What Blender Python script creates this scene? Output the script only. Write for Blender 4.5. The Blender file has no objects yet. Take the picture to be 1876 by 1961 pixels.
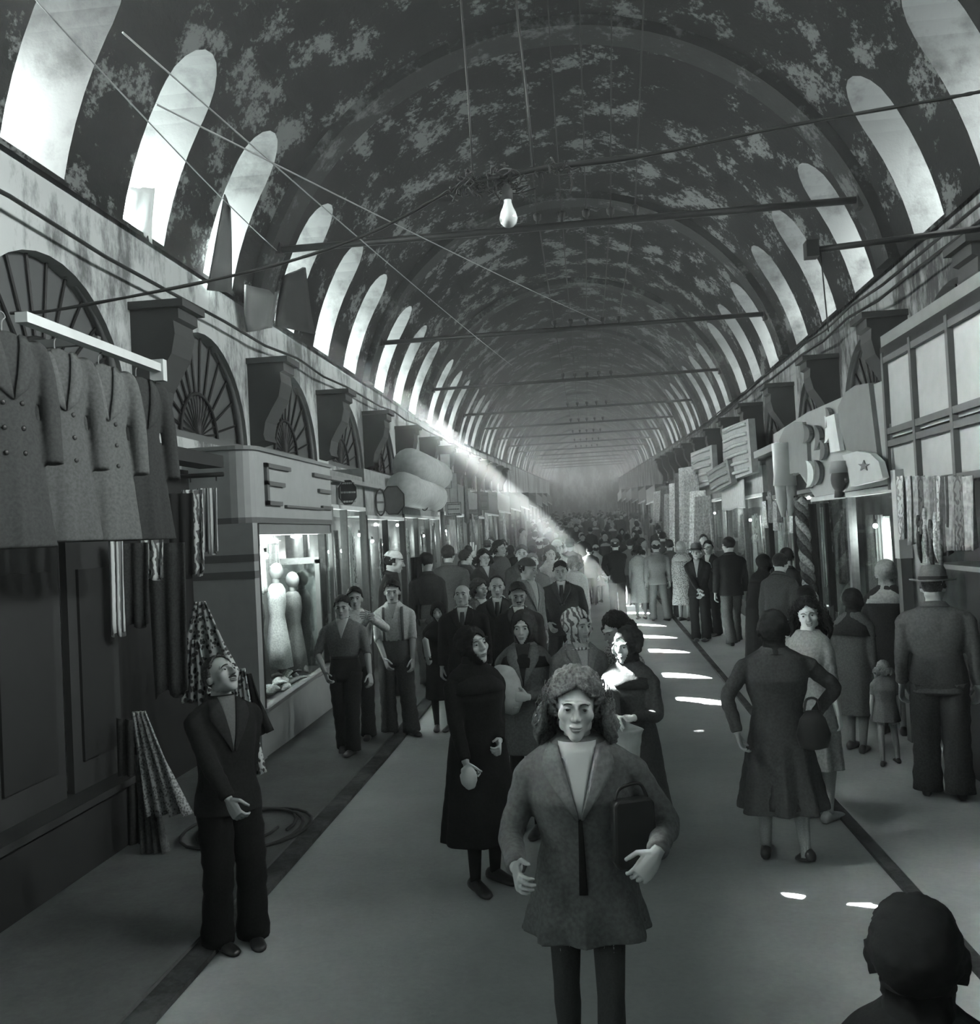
import bpy, math, random
import numpy as np
from mathutils import Vector, Matrix
random.seed(7)
SC = bpy.context.scene
PI = math.pi
# ------------------------------------------------------------------ camera
FPX, VPX, VPY, ROLL, IW, IH, CAMZ = 1850.0, 1125.0, 1015.0, 0.052, 1876, 1961, 2.2
_Y = np.array([VPX-IW/2, -(VPY-IH/2), -FPX]); _Y /= np.linalg.norm(_Y)
_Z = np.array([-ROLL, 1, 0.0]); _Z -= _Y*(_Z@_Y); _Z /= np.linalg.norm(_Z)
_X = np.cross(_Y, _Z)
CM = np.stack([_X, _Y, _Z])
cd = bpy.data.cameras.new('camera'); cam = bpy.data.objects.new('camera', cd)
SC.collection.objects.link(cam); SC.camera = cam
cd.sensor_fit = 'VERTICAL'; cd.sensor_height = 24.0; cd.lens = FPX/IH*24.0
cd.clip_start = 0.05; cd.clip_end = 400
_m = Matrix([[*CM[0]], [*CM[1]], [*CM[2]]]).to_4x4(); _m.translation = Vector((0, 0, CAMZ))
cam.matrix_world = _m
def at(px, py, x=None, y=None, z=None):
    d = CM@np.array([px-IW/2, -(py-IH/2), -FPX]); c = np.array([0, 0, CAMZ])
    t = d_t = (x/d[0]) if x is not None else (y/d[1]) if y is not None else ((z-CAMZ)/d[2])
    return Vector(c+t*d)
# ------------------------------------------------------------------ exposure, world, sun
SC.view_settings.view_transform = 'Standard'; SC.view_settings.look = 'None'
SC.view_settings.exposure = 2.2; SC.view_settings.gamma = 1.0
SC.view_settings.use_curve_mapping = False
SC.cycles.use_light_tree = True; SC.cycles.max_bounces = 6; SC.cycles.diffuse_bounces = 4; SC.cycles.glossy_bounces = 2
SC.cycles.transmission_bounces = 4; SC.cycles.volume_bounces = 0; SC.cycles.transparent_max_bounces = 12
SC.cycles.use_denoising = True; SC.cycles.use_adaptive_sampling = True; SC.cycles.adaptive_threshold = .02; SC.cycles.caustics_reflective = False; SC.cycles.caustics_refractive = False
SC.cycles.sample_clamp_indirect = 4.0; SC.cycles.volume_max_steps = 64
w = bpy.data.worlds.new('world'); SC.world = w; w.use_nodes = True
w.node_tree.nodes['Background'].inputs[0].default_value = (.72, .8, .8, 1)
w.node_tree.nodes['Background'].inputs[1].default_value = 1.0
COOL = (.97, 1.0, .99)
sd = bpy.data.lights.new('sun', 'SUN'); sd.energy = 190; sd.angle = math.radians(.6); sd.color = COOL
sun = bpy.data.objects.new('sun', sd); SC.collection.objects.link(sun)
SUND = Vector((1, -.49, -1.02)).normalized()
sun.rotation_euler = SUND.to_track_quat('-Z', 'Y').to_euler()
# the street
XC, HW, ZI, RV = -.14, 3.93, 5.2, 4.0
ZC = ZI-math.sqrt(RV*RV-HW*HW+1e-9) if RV > HW else ZI
ZC = 4.47
RV = math.hypot(HW, ZI-ZC)
RIB0, BAY, NB0, NB1 = 5.75, 6.14, -2, 17
def gz(y):      # the paving climbs gently away from us
    return 0.0 if y < 10 else (.018*(y-10) if y < 30 else .36+.035*(y-30))
def gv(y):      # so does the vault, further on
    return 0.0 if y < 28 else .033*(y-28)
SLOTS = []
for b in range(NB0, NB1):
    for o in (1.2, 3.05, 4.9): SLOTS.append(RIB0+b*BAY+o)
for i, y in enumerate(SLOTS):
    for s in (-1, 1):
        ld = bpy.data.lights.new('daylight', 'AREA'); ld.shape = 'RECTANGLE'; ld.size = .8; ld.size_y = 1.5
        ld.spread = math.radians(135); ld.energy = 1.2*math.pi*((13 if s < 0 else 9)*((6.5 if s < 0 else 4.0) if y < 6 else (1.35 if y < 20 else 1))); ld.color = COOL
        lo = bpy.data.objects.new('daylight', ld); SC.collection.objects.link(lo)
        lo.location = (XC+s*(HW+1.12), y, 6.0+gv(y))
        lo.rotation_euler = Vector((-s, 0, -.5)).to_track_quat('-Z', 'Z').to_euler()
# ------------------------------------------------------------------ materials
MATS = {}
def newmat(name):
    m = bpy.data.materials.new(name); m.use_nodes = True
    nt = m.node_tree; b = nt.nodes['Principled BSDF']; return m, nt, b
def tint(v): return (v*.93, v*1.0, v*.985, 1)
def nd(nt, t, **k):
    n = nt.nodes.new(t)
    for a, v in k.items():
        if a.startswith('i_'): n.inputs[a[2:]].default_value = v
        else: setattr(n, a, v)
    return n
def cloth(v, scale=60, amt=.25, rough=.9, bump=.3, name=None):
    key = ('cloth', round(v, 3), scale, amt)
    if key in MATS: return MATS[key]
    m, nt, b = newmat(name or 'cloth')
    tc = nd(nt, 'ShaderNodeTexCoord'); n = nd(nt, 'ShaderNodeTexNoise', i_Scale=scale, i_Detail=3.0)
    nt.links.new(tc.outputs['Object'], n.inputs['Vector'])
    r = nd(nt, 'ShaderNodeValToRGB'); r.color_ramp.elements[0].color = tint(v*(1-amt)); r.color_ramp.elements[1].color = tint(v*(1+amt))
    r.color_ramp.elements[0].position = .35; r.color_ramp.elements[1].position = .65
    nt.links.new(n.outputs[0], r.inputs[0]); nt.links.new(r.outputs[0], b.inputs['Base Color'])
    b.inputs['Roughness'].default_value = rough; b.inputs['Specular IOR Level'].default_value = .08
    bp = nd(nt, 'ShaderNodeBump', i_Strength=bump, i_Distance=.004); nt.links.new(n.outputs[0], bp.inputs['Height'])
    nt.links.new(bp.outputs[0], b.inputs['Normal'])
    MATS[key] = m; return m
def plain(v, rough=.6, metal=0, name='paint', emit=0):
    key = ('plain', round(v, 3), rough, metal, emit)
    if key in MATS: return MATS[key]
    m, nt, b = newmat(name); b.inputs['Roughness'].default_value = rough; b.inputs['Metallic'].default_value = metal
    b.inputs['Specular IOR Level'].default_value = .5 if rough < .4 else .2
    tc = nd(nt, 'ShaderNodeTexCoord'); n = nd(nt, 'ShaderNodeTexNoise', i_Scale=7.0, i_Detail=5.0)
    nt.links.new(tc.outputs['Object'], n.inputs['Vector'])
    r = nd(nt, 'ShaderNodeValToRGB'); r.color_ramp.elements[0].color = tint(v*.85); r.color_ramp.elements[1].color = tint(v*1.12)
    nt.links.new(n.outputs[0], r.inputs[0]); nt.links.new(r.outputs[0], b.inputs['Base Color'])
    if emit:
        b.inputs['Emission Color'].default_value = tint(1); b.inputs['Emission Strength'].default_value = emit
    MATS[key] = m; return m
def blotch(name, lo, hi, thr=.55, width=.06, scale=1.2, stretch=(1, 1, 1), fine=9.0, rough=.9, mid=None, bump=.5):
    """two tones of plaster: noise threshold at two scales"""
    m, nt, b = newmat(name); b.inputs['Roughness'].default_value = rough; b.inputs['Specular IOR Level'].default_value = .15
    g = nd(nt, 'ShaderNodeNewGeometry'); mp = nd(nt, 'ShaderNodeMapping'); mp.inputs['Scale'].default_value = stretch
    nt.links.new(g.outputs['Position'], mp.inputs['Vector'])
    a = nd(nt, 'ShaderNodeTexNoise', i_Scale=scale, i_Detail=8.0, i_Roughness=.62)
    f = nd(nt, 'ShaderNodeTexNoise', i_Scale=fine, i_Detail=6.0, i_Roughness=.7)
    nt.links.new(mp.outputs[0], a.inputs['Vector']); nt.links.new(mp.outputs[0], f.inputs['Vector'])
    ad = nd(nt, 'ShaderNodeMath', operation='MULTIPLY_ADD'); ad.inputs[1].default_value = .45
    nt.links.new(f.outputs[0], ad.inputs[0]); nt.links.new(a.outputs[0], ad.inputs[2])
    r = nd(nt, 'ShaderNodeValToRGB'); e = r.color_ramp.elements
    e[0].position = thr+.2-width; e[0].color = tint(lo); e[1].position = thr+.2+width; e[1].color = tint(hi)
    e2 = e.new(0.15); e2.color = tint(lo*.55)
    nt.links.new(ad.outputs[0], r.inputs[0]); nt.links.new(r.outputs[0], b.inputs['Base Color'])
    bp = nd(nt, 'ShaderNodeBump', i_Strength=bump, i_Distance=.02); nt.links.new(ad.outputs[0], bp.inputs['Height'])
    nt.links.new(bp.outputs[0], b.inputs['Normal'])
    return m
def pattern(name, v0, v1, kind='floral', scale=30):
    m, nt, b = newmat(name); b.inputs['Roughness'].default_value = .85
    tc = nd(nt, 'ShaderNodeTexCoord')
    if kind == 'stripe':
        n = nd(nt, 'ShaderNodeTexWave', i_Scale=scale, i_Distortion=.6); n.bands_direction = 'X'
        out = n.outputs['Fac']
    elif kind == 'swirl':
        n = nd(nt, 'ShaderNodeTexWave', i_Scale=scale, i_Distortion=9.0, i_Detail=2.0); out = n.outputs['Fac']
    else:
        n = nd(nt, 'ShaderNodeTexVoronoi', i_Scale=scale); out = n.outputs['Distance']
    nt.links.new(tc.outputs['Object'], n.inputs['Vector'])
    r = nd(nt, 'ShaderNodeValToRGB'); e = r.color_ramp.elements
    e[0].position = .38; e[0].color = tint(v0); e[1].position = .5; e[1].color = tint(v1)
    nt.links.new(out, r.inputs[0]); nt.links.new(r.outputs[0], b.inputs['Base Color']); return m
def glassmat():
    m, nt, b = newmat('window_glass'); nt.nodes.remove(b)
    o = nt.nodes['Material Output']; t = nd(nt, 'ShaderNodeBsdfTransparent'); g = nd(nt, 'ShaderNodeBsdfGlossy')
    t.inputs[0].default_value = (.93, .95, .94, 1); g.inputs['Roughness'].default_value = .03
    fr = nd(nt, 'ShaderNodeFresnel'); fr.inputs[0].default_value = 1.45; ge = nd(nt, 'ShaderNodeNewGeometry')
    iv = nd(nt, 'ShaderNodeMath', operation='SUBTRACT'); iv.inputs[0].default_value = 1; nt.links.new(ge.outputs['Backfacing'], iv.inputs[1])
    ml = nd(nt, 'ShaderNodeMath', operation='MULTIPLY'); nt.links.new(iv.outputs[0], ml.inputs[0]); nt.links.new(fr.outputs[0], ml.inputs[1])
    mx = nd(nt, 'ShaderNodeMixShader'); nt.links.new(ml.outputs[0], mx.inputs[0])
    nt.links.new(t.outputs[0], mx.inputs[1]); nt.links.new(g.outputs[0], mx.inputs[2]); nt.links.new(mx.outputs[0], o.inputs['Surface'])
    return m
M = dict(
 vault=blotch('soot_dark_vault_paint', .011, .15, thr=.60, width=.035, scale=1.7, stretch=(1, .8, 1.2), fine=15),
 reveal=blotch('pale_limewash', .06, .15, thr=.42, width=.12, scale=1.6, fine=5),
 rib=blotch('rib_paint', .03, .12, thr=.62, width=.05, scale=1.6, fine=12),
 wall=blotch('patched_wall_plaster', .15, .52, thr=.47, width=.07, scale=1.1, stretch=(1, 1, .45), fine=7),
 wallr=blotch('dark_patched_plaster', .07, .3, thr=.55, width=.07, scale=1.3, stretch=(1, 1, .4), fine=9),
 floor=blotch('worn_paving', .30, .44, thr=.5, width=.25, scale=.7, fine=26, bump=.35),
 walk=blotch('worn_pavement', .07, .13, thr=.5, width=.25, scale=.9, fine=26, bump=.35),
 kerb=blotch('dirty_kerb', .035, .09, thr=.55, width=.12, scale=2, fine=20),
 iron=plain(.02, .5, .3, 'black_iron'), dark=plain(.03, .7, 0, 'dark_wood'), wood=plain(.10, .6, 0, 'stained_wood'),
 cream=plain(.36, .5, 0, 'cream_paint'), pale=plain(.55, .6, 0, 'pale_paint'), grey=plain(.22, .5, 0, 'grey_paint'),
 mid=plain(.13, .5, 0, 'mid_grey_paint'), white=plain(.75, .5, 0, 'white_paint'), stone=plain(.06, .8, 0, 'corbel_stone'),
 glass=glassmat(), lamp=plain(.9, .5, 0, 'lit_lamp', 14), fan=plain(.10, .4, 0, 'dusty_fan_glass'),
 floral=pattern('floral_print', .05, .6, 'floral', 26), stripe=pattern('striped_print', .12, .5, 'stripe', 14),
 swirl=pattern('swirl_print', .08, .5, 'swirl', 9), skin=None)
# ------------------------------------------------------------------ mesh helpers
COL = SC.collection
class MB:
    def __init__(s): s.v = []; s.f = []; s.mi = []
    def add(s, vs, fs, mi=0):
        o = len(s.v); s.v.extend([tuple(v) for v in vs]); s.f.extend([tuple(i+o for i in f) for f in fs]); s.mi.extend([mi]*len(fs)); return s
    def box(s, a, b, mi=0):
        x0, y0, z0 = a; x1, y1, z1 = b
        if x0 > x1: x0, x1 = x1, x0
        if y0 > y1: y0, y1 = y1, y0
        if z0 > z1: z0, z1 = z1, z0
        vs = [(x0,y0,z0),(x1,y0,z0),(x1,y1,z0),(x0,y1,z0),(x0,y0,z1),(x1,y0,z1),(x1,y1,z1),(x0,y1,z1)]
        return s.add(vs, [(0,3,2,1),(4,5,6,7),(0,1,5,4),(1,2,6,5),(2,3,7,6),(3,0,4,7)], mi)
    def prism(s, poly, d, mi=0):
        """poly: list of 3d points, extruded by vector d"""
        n = len(poly); d = Vector(d); a = [Vector(p) for p in poly]; b = [p+d for p in a]
        fs = [tuple(range(n))[::-1], tuple(range(n, 2*n))]+[(i, (i+1) % n, (i+1) % n+n, i+n) for i in range(n)]
        return s.add(a+b, fs, mi)
    def loft(s, rings, cap=True, mi=0):
        n = len(rings[0]); vs = [p for r in rings for p in r]; fs = []
        for i in range(len(rings)-1):
            for j in range(n):
                k = (j+1) % n; fs.append((i*n+j, i*n+k, (i+1)*n+k, (i+1)*n+j))
        if cap: fs.append(tuple(range(n))[::-1]); fs.append(tuple(range((len(rings)-1)*n, len(rings)*n)))
        return s.add(vs, fs, mi)
    def tube(s, pts, rad, n=8, cap=True, mi=0, flat=1.0, up=None):
        pts = [Vector(p) for p in pts]; N = len(pts)
        rad = rad if hasattr(rad, '__len__') else [rad]*N
        rings = []; prev = None
        for i, p in enumerate(pts):
            t = (pts[min(i+1, N-1)]-pts[max(i-1, 0)])
            t = t.normalized() if t.length > 1e-9 else Vector((0, 0, 1))
            if prev is None:
                u = Vector(up) if up is not None else (Vector((1, 0, 0)) if abs(t.x) < .8 else Vector((0, 1, 0)))
            else: u = prev
            u = (u-t*u.dot(t)).normalized(); prev = u; w_ = t.cross(u)
            rings.append([p+(u*math.cos(2*PI*j/n)+w_*math.sin(2*PI*j/n)*flat)*rad[i] for j in range(n)])
        return s.loft(rings, cap, mi)
    def ell(s, c, r, n=14, m=9, mi=0, R=None):
        c = Vector(c); rings = []
        for i in range(m+1):
            ph = PI*i/m; rr = max(math.sin(ph), .02)
            ring = []
            for j in range(n):
                q = Vector((r[0]*rr*math.cos(2*PI*j/n), r[1]*rr*math.sin(2*PI*j/n), -r[2]*math.cos(ph)))
                ring.append(c+(R@q if R else q))
            rings.append(ring)
        return s.loft(rings, True, mi)
    def xf(s, mt): s.v = [tuple(mt@Vector(v)) for v in s.v]; return s
    def build(s, name, mat, parent=None, smooth=False, **tags):
        me = bpy.data.meshes.new(name); me.from_pydata(s.v, [], s.f)
        for m_ in (mat if isinstance(mat, (list, tuple)) else [mat]): me.materials.append(m_)
        if any(s.mi): me.polygons.foreach_set('material_index', s.mi)
        if smooth: me.polygons.foreach_set('use_smooth', [True]*len(me.polygons))
        me.update()
        o = bpy.data.objects.new(name, me); COL.objects.link(o)
        if parent is not None: o.parent = parent
        for k, v in tags.items(): o[k] = v
        return o
def thing(name, label, category, loc=(0, 0, 0), rz=0, group=None):
    o = bpy.data.objects.new(name, None); COL.objects.link(o); o.location = loc; o.rotation_euler = (0, 0, rz)
    o['label'] = label; o['category'] = category
    if group: o['group'] = group
    return o
def tags(o, label, category, group=None):
    o['label'] = label; o['category'] = category
    if group: o['group'] = group
    return o
def dup(root, loc, rz, label, group=None, scale=None, name=None):
    def cp(o, parent):
        c = o.copy(); COL.objects.link(c)
        if parent is not None: c.parent = parent
        for ch in o.children: cp(ch, c)
        return c
    r = cp(root, None); r.location = loc; r.rotation_euler = (0, 0, rz); r['label'] = label
    if group: r['group'] = group
    if scale: r.scale = scale if hasattr(scale, '__len__') else (scale,)*3
    return r
def apply_mods(o):
    dg = bpy.context.evaluated_depsgraph_get(); me = bpy.data.meshes.new_from_object(o.evaluated_get(dg))
    o.modifiers.clear(); o.data = me; return o
# ------------------------------------------------------------------ the vault
def arc_pts(r, n=44, z0=ZI):
    a0 = math.asin(min(1, max(-1, (z0-ZC)/r)))
    return [(XC+r*math.cos(PI-a0-(PI-2*a0)*i/n), ZC+r*math.sin(PI-a0-(PI-2*a0)*i/n)) for i in range(n+1)]
def stadium(y, z0, z1, hw, n=10):
    zt = z1-hw
    return [(y-hw, z0), (y+hw, z0)]+[(y+hw*math.cos(PI*i/n), zt+hw*math.sin(PI*i/n)) for i in range(n+1)]
YA, YB = RIB0+NB0*BAY, RIB0+NB1*BAY
prof = [(XC-HW-1.05, 5.15), (XC-HW, 5.15)]+arc_pts(RV)[0:]+[(XC+HW, 5.15), (XC+HW+1.05, 5.15), (XC+HW+1.05, 9.3), (XC-HW-1.05, 9.3)]
NY = int((YB-YA)/BAY)*3
ys = [YA+(YB-YA)*i/NY for i in range(NY+1)]
mb = MB(); mb.loft([[(x, y, z) for x, z in prof] for y in ys])
vault = mb.build('ceiling', [M['vault'], M['reveal']], kind='structure')
cut = MB()
for i, y in enumerate(SLOTS):
    for s in (-1, 1):
        st = stadium(y, 5.24, 6.9, .43)
        cut.prism([(XC+s*2.4, a, b) for a, b in st], (s*4.5, 0, 0), 0)
co = cut.build('cutter', M['reveal'])
import bmesh
bm = bmesh.new(); bm.from_mesh(co.data); bmesh.ops.recalc_face_normals(bm, faces=bm.faces); bm.to_mesh(co.data); bm.free()
bm = bmesh.new(); bm.from_mesh(vault.data); bmesh.ops.recalc_face_normals(bm, faces=bm.faces); bm.to_mesh(vault.data); bm.free()
md = vault.modifiers.new('b', 'BOOLEAN'); md.operation = 'DIFFERENCE'; md.solver = 'EXACT'; md.object = co; md.material_mode = 'TRANSFER'
apply_mods(vault); bpy.data.objects.remove(co)
for v in vault.data.vertices: v.co.z += gv(v.co.y)
# ribs
for k in range(NB0+1, NB1):
    y = RIB0+k*BAY; g = gv(y); mb = MB()
    o_, i_ = arc_pts(RV+.03), arc_pts(RV-.13)
    ring = []
    for (xo, zo), (xi, zi) in zip(o_, i_):
        ring.append([(xo, y-.24, zo+g), (xi, y-.24, zi+g), (xi, y+.24, zi+g), (xo, y+.24, zo+g)])
    mb.loft(ring)
    mb.build('trim_%d' % (k+3), M['rib'], kind='structure')
# end walls
mb = MB(); mb.box((-7, YB, 0), (7, YB+.3, 14)); mb.build('wall_far', M['wallr'], kind='structure')
mb = MB(); mb.box((-7, YA-.3, -.2), (7, YA, 9.3)); mb.build('wall_back', M['wallr'], kind='structure')
# ------------------------------------------------------------------ side walls with shallow arched openings
PITCH = BAY/2; CON0 = RIB0-.15
arches = [CON0+PITCH*(k+.5) for k in range(-3, 14)]
def wall(side, mat):
    x = XC+side*HW
    mb = MB(); rr = []
    for y in ys: rr.append([(x, y, -.3+gz(y)), (x+side*1.0, y, -.3+gz(y)), (x+side*1.0, y, 5.2+gv(y)), (x, y, 5.2+gv(y))])
    mb.loft(rr); o = mb.build('wall_left' if side < 0 else 'wall_right', [mat, M['grey']], kind='structure')
    c = MB()
    for y in arches:
        n = 20; pl = [(x-side*.3, y+1.22*math.cos(PI*i/n), 3.35+gz(y)*.9+1.2*math.sin(PI*i/n)) for i in range(n+1)]
        c.prism(pl, (side*.55, 0, 0), 0)
    co = c.build('c', M['grey'])
    for q in (o, co):
        bm = bmesh.new(); bm.from_mesh(q.data); bmesh.ops.recalc_face_normals(bm, faces=bm.faces); bm.to_mesh(q.data); bm.free()
    md = o.modifiers.new('b', 'BOOLEAN'); md.operation = 'DIFFERENCE'; md.solver = 'EXACT'; md.object = co; md.material_mode = 'TRANSFER'
    apply_mods(o); bpy.data.objects.remove(co); return o
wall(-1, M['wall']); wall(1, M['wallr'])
# ------------------------------------------------------------------ paving, kerbs, pavements
def strip(name, x0, x1, dz, mat, thick=.3):
    mb = MB(); yy = [YA+1.0*i for i in range(int((YB-YA))+1)]
    mb.loft([[(x0, y, gz(y)+dz), (x1, y, gz(y)+dz), (x1, y, gz(y)+dz-thick), (x0, y, gz(y)+dz-thick)] for y in yy])
    return mb.build(name, mat, kind='structure')
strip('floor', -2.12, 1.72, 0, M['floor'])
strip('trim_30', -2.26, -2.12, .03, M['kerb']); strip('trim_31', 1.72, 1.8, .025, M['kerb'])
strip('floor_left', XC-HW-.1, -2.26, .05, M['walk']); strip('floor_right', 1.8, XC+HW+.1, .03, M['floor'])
# haze hanging in the street
vm = bpy.data.materials.new('dusty_air'); vm.use_nodes = True; nt = vm.node_tree; nt.nodes.clear()
vo = nt.nodes.new('ShaderNodeOutputMaterial'); vs_ = nt.nodes.new('ShaderNodeVolumeScatter')
vs_.inputs['Color'].default_value = (.95, 1, .99, 1); vs_.inputs['Density'].default_value = .002; vs_.inputs['Anisotropy'].default_value = .35
nt.links.new(vs_.outputs[0], vo.inputs['Volume'])
vm2 = vm.copy(); [n for n in vm2.node_tree.nodes if n.type == 'VOLUME_SCATTER'][0].inputs['Density'].default_value = .0095
for m_, ya_, yb_, lb in ((vm, YA+.1, 20, 'thin dusty haze in the near half of the arcade, crossed by sun shafts'), (vm2, 20.002, YB-.1, 'thicker pale haze veiling the far end of the arcade')):
    mb = MB(); mb.box((XC-HW-.02, ya_, -.1), (XC+HW+.02, yb_, 13))
    hz = mb.build('dusty_haze', m_); hz['kind'] = 'stuff'; hz['label'] = lb; hz['category'] = 'haze'
# unseen blocks added to keep the sun off all but some left windows
for k_, (a_, b_) in enumerate(((YA-6, 9.3), (33.4, YB+10))):
    mb = MB(); mb.box((-14, a_, 0), (-7.5, b_, 16)); mb.build('sun_blocker_left', M['stone'], kind='structure')
# ------------------------------------------------------------------ people
def smin(a, b, k):
    h = np.clip(.5+.5*(b-a)/k, 0, 1); return b*(1-h)+a*h-k*h*(1-h)
def sd_ell(p, c, r):
    q = (p-np.array(c))/np.array(r); k0 = np.linalg.norm(q, axis=-1); k1 = np.linalg.norm(q/np.array(r), axis=-1)
    return k0*(k0-1)/np.maximum(k1, 1e-9)
def sd_cap(p, a, b, ra, rb):
    a = np.array(a); b = np.array(b); pa = p-a; ba = b-a
    h = np.clip((pa@ba)/(ba@ba), 0, 1); return np.linalg.norm(pa-h[..., None]*ba, axis=-1)-(ra+(rb-ra)*h)
def head_sdf(p, fem):
    jw = .052 if fem else .058
    d = sd_ell(p, (0, .022, .032), (.074, .094, .080))
    d = smin(d, sd_ell(p, (0, -.030, -.035), (jw, .060, .072)), .03)
    d = smin(d, sd_ell(p, (0, -.066, -.094), (.020 if fem else .025, .018, .018)), .025)
    for s in (-1, 1):
        d = smin(d, sd_ell(p, (s*.043, -.060, -.018), (.020, .022, .022)), .02)
        d = smin(d, sd_cap(p, (s*.012, -.090, .024), (s*.045, -.074, .024), .009 if fem else .012, .008), .012)
        d = smin(d, sd_ell(p, (s*.046, .005, -.062), (.012, .03, .022)), .02)
        d = smin(d, sd_ell(p, (s*.078, .014, -.008), (.009, .019, .031)), .006)
        e = -sd_ell(p, (s*.031, -.103, .003), (.019, .021, .013)); d = -smin(-d, -e*1.0, .012) if False else np.maximum(d, e) if False else -smin(-d, -e, .008)
        d = smin(d, sd_ell(p, (s*.031, -.076, .002), (.0135, .0125, .0115)), .004)
        d = smin(d, sd_ell(p, (s*.011, -.101, -.031), (.008, .010, .007)), .006)
    nl = .0 if fem else .003
    d = smin(d, sd_cap(p, (0, -.092, .012), (0, -.112-nl, -.026), .0075, .0115), .010)
    d = smin(d, sd_ell(p, (0, -.089, -.056), (.023, .0095, .0052)), .005)
    d = smin(d, sd_ell(p, (0, -.087, -.066), (.019, .0095, .0058)), .005)
    return d
_hc = {}
def head_r(dirs, fem):
    lo = np.full(dirs.shape[:-1], .02); hi = np.full(dirs.shape[:-1], .19)
    t = hi.copy()       # march inwards to the outermost surface
    for _ in range(40):
        d = head_sdf(dirs*t[..., None], fem); t = np.maximum(t-np.maximum(d, 0)*.85, .02)
    return t
def head_grid(n, m, fem):
    k = (n, m, fem)
    if k in _hc: return _hc[k]
    # denser towards the face
    az = np.array([2*PI*j/n for j in range(n)]); az = az-.42*np.sin(az)     # az=0 is the face
    el = np.array([PI*i/m for i in range(m+1)])
    A, E = np.meshgrid(az, el); s = np.maximum(np.sin(E), .03)
    D = np.stack([s*np.sin(A), -s*np.cos(A), -np.cos(E)], -1); D /= np.linalg.norm(D, axis=-1)[..., None]
    R = head_r(D, fem); _hc[k] = (D, R); return _hc[k]
SKIN = {}
def skinmat(v):
    if v not in SKIN:
        m, nt, b = newmat('skin'); b.inputs['Base Color'].default_value = tint(v); b.inputs['Roughness'].default_value = .6; b.inputs['Specular IOR Level'].default_value = .25
        SKIN[v] = m
    return SKIN[v]
def fbm(p, f, seed=0):
    x, y, z = p[..., 0]*f, p[..., 1]*f, p[..., 2]*f
    return (np.sin(x*1.7+seed+np.sin(y*1.3+z))+np.sin(y*2.1+seed*2+np.sin(z*1.9+x*.7))+np.sin(z*2.3+seed*3+np.sin(x*2.2)))/3
def crom(pts, k):
    """catmull-rom through points, k per span"""
    P = [np.array(p, float) for p in pts]; P = [2*P[0]-P[1]]+P+[2*P[-1]-P[-2]]; out = []
    for i in range(1, len(P)-2):
        for j in range(k):
            t = j/k; a, b, c, d = P[i-1:i+3]
            out.append(.5*((2*b)+(-a+c)*t+(2*a-5*b+4*c-d)*t*t+(-a+3*b-3*c+d)*t**3))
    out.append(P[-2]); return out
def ik(a, c, l1, l2, pole):
    a = np.array(a, float); c = np.array(c, float); d = c-a; L = np.linalg.norm(d); mx = (l1+l2)*.995
    if L > mx: c = a+d/L*mx; d = c-a; L = mx
    u = d/L; p = np.array(pole, float); p = p-u*(p@u); p /= np.linalg.norm(p)+1e-9
    x = (l1*l1-l2*l2+L*L)/(2*L); h = math.sqrt(max(l1*l1-x*x, 0)); return a+u*x+p*h, c
def hand(mb, w, d, nrm, side, curl=.5, spread=.12, k=1.0, n=6):
    """w wrist, d pointing direction, nrm back-of-hand normal; side +1 = person's left"""
    w = Vector(w); d = Vector(d).normalized(); nrm = Vector(nrm); nrm = (nrm-d*nrm.dot(d)).normalized()
    lat = d.cross(nrm)*side       # towards thumb
    L = .092*k
    rings = []
    for t, wd, th in ((-.25, .024, .018), (0, .026, .017), (.25, .036, .016), (.6, .042, .0145), (.95, .041, .012), (1.08, .034, .009)):
        c = w+d*(L*t); rings.append([c+lat*(wd*k*math.cos(2*PI*j/10))+nrm*(th*k*math.sin(2*PI*j/10)) for j in range(10)])
    mb.loft(rings)
    for i, (off, ln, r) in enumerate(((.031, .070, .0088), (.0105, .078, .009), (-.0105, .072, .0086), (-.030, .056, .0076))):
        p = w+d*(L*.93)+lat*(off*k); a = spread*(1.2-i*.8)*.5; dd = (d+lat*a).normalized(); pts = [p-dd*.012*k, p]
        c = 0
        for s_, f in ((.45, .9), (.32, 1.1), (.23, .9)):
            c += curl*f*(1+.08*i); q = dd*math.cos(c)-nrm*math.sin(c); p = p+q*(ln*k*s_); pts.append(p)
        mb.tube(pts, [r*k, r*1.02*k, r*k*.95, r*k*.88, r*k*.7], n)
    p = w+d*(L*.18)+lat*(.026*k); dd = (d*.62+lat*.75-nrm*.2).normalized(); pts = [p-dd*.012*k, p]; p = p+dd*.040*k; pts.append(p)
    dd = (d*.9+lat*.25-nrm*.35*(.5+curl)).normalized(); p = p+dd*.032*k; pts.append(p); p = p+(dd-nrm*.3*curl).normalized()*.024*k; pts.append(p)
    mb.tube(pts, [.013*k, .013*k, .0105*k, .0095*k, .007*k], n)
def rotm(yaw=0, pitch=0, roll=0):
    return np.array(Matrix.Rotation(yaw, 3, 'Z')@Matrix.Rotation(pitch, 3, 'X')@Matrix.Rotation(roll, 3, 'Y'))
def ring2(z, cx, cy, rx, ry, n, sq=2.3, fold=0, nf=9, ph=0, wr=0, seed=0):
    out = []
    for j in range(n):
        a = 2*PI*j/n; c, s = math.sin(a), -math.cos(a)      # j=0 front
        f = (abs(c)**sq+abs(s)**sq)**(-1/sq)
        f *= 1+fold*math.sin(nf*a+ph+.8*math.sin(3*a+ph))+wr*math.sin(5*a+z*37+seed)*math.sin(z*23+seed*2+a)
        out.append(np.array([cx+rx*c*f, cy+ry*s*f, z]))
    return out
LIGHTQ = 1
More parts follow.
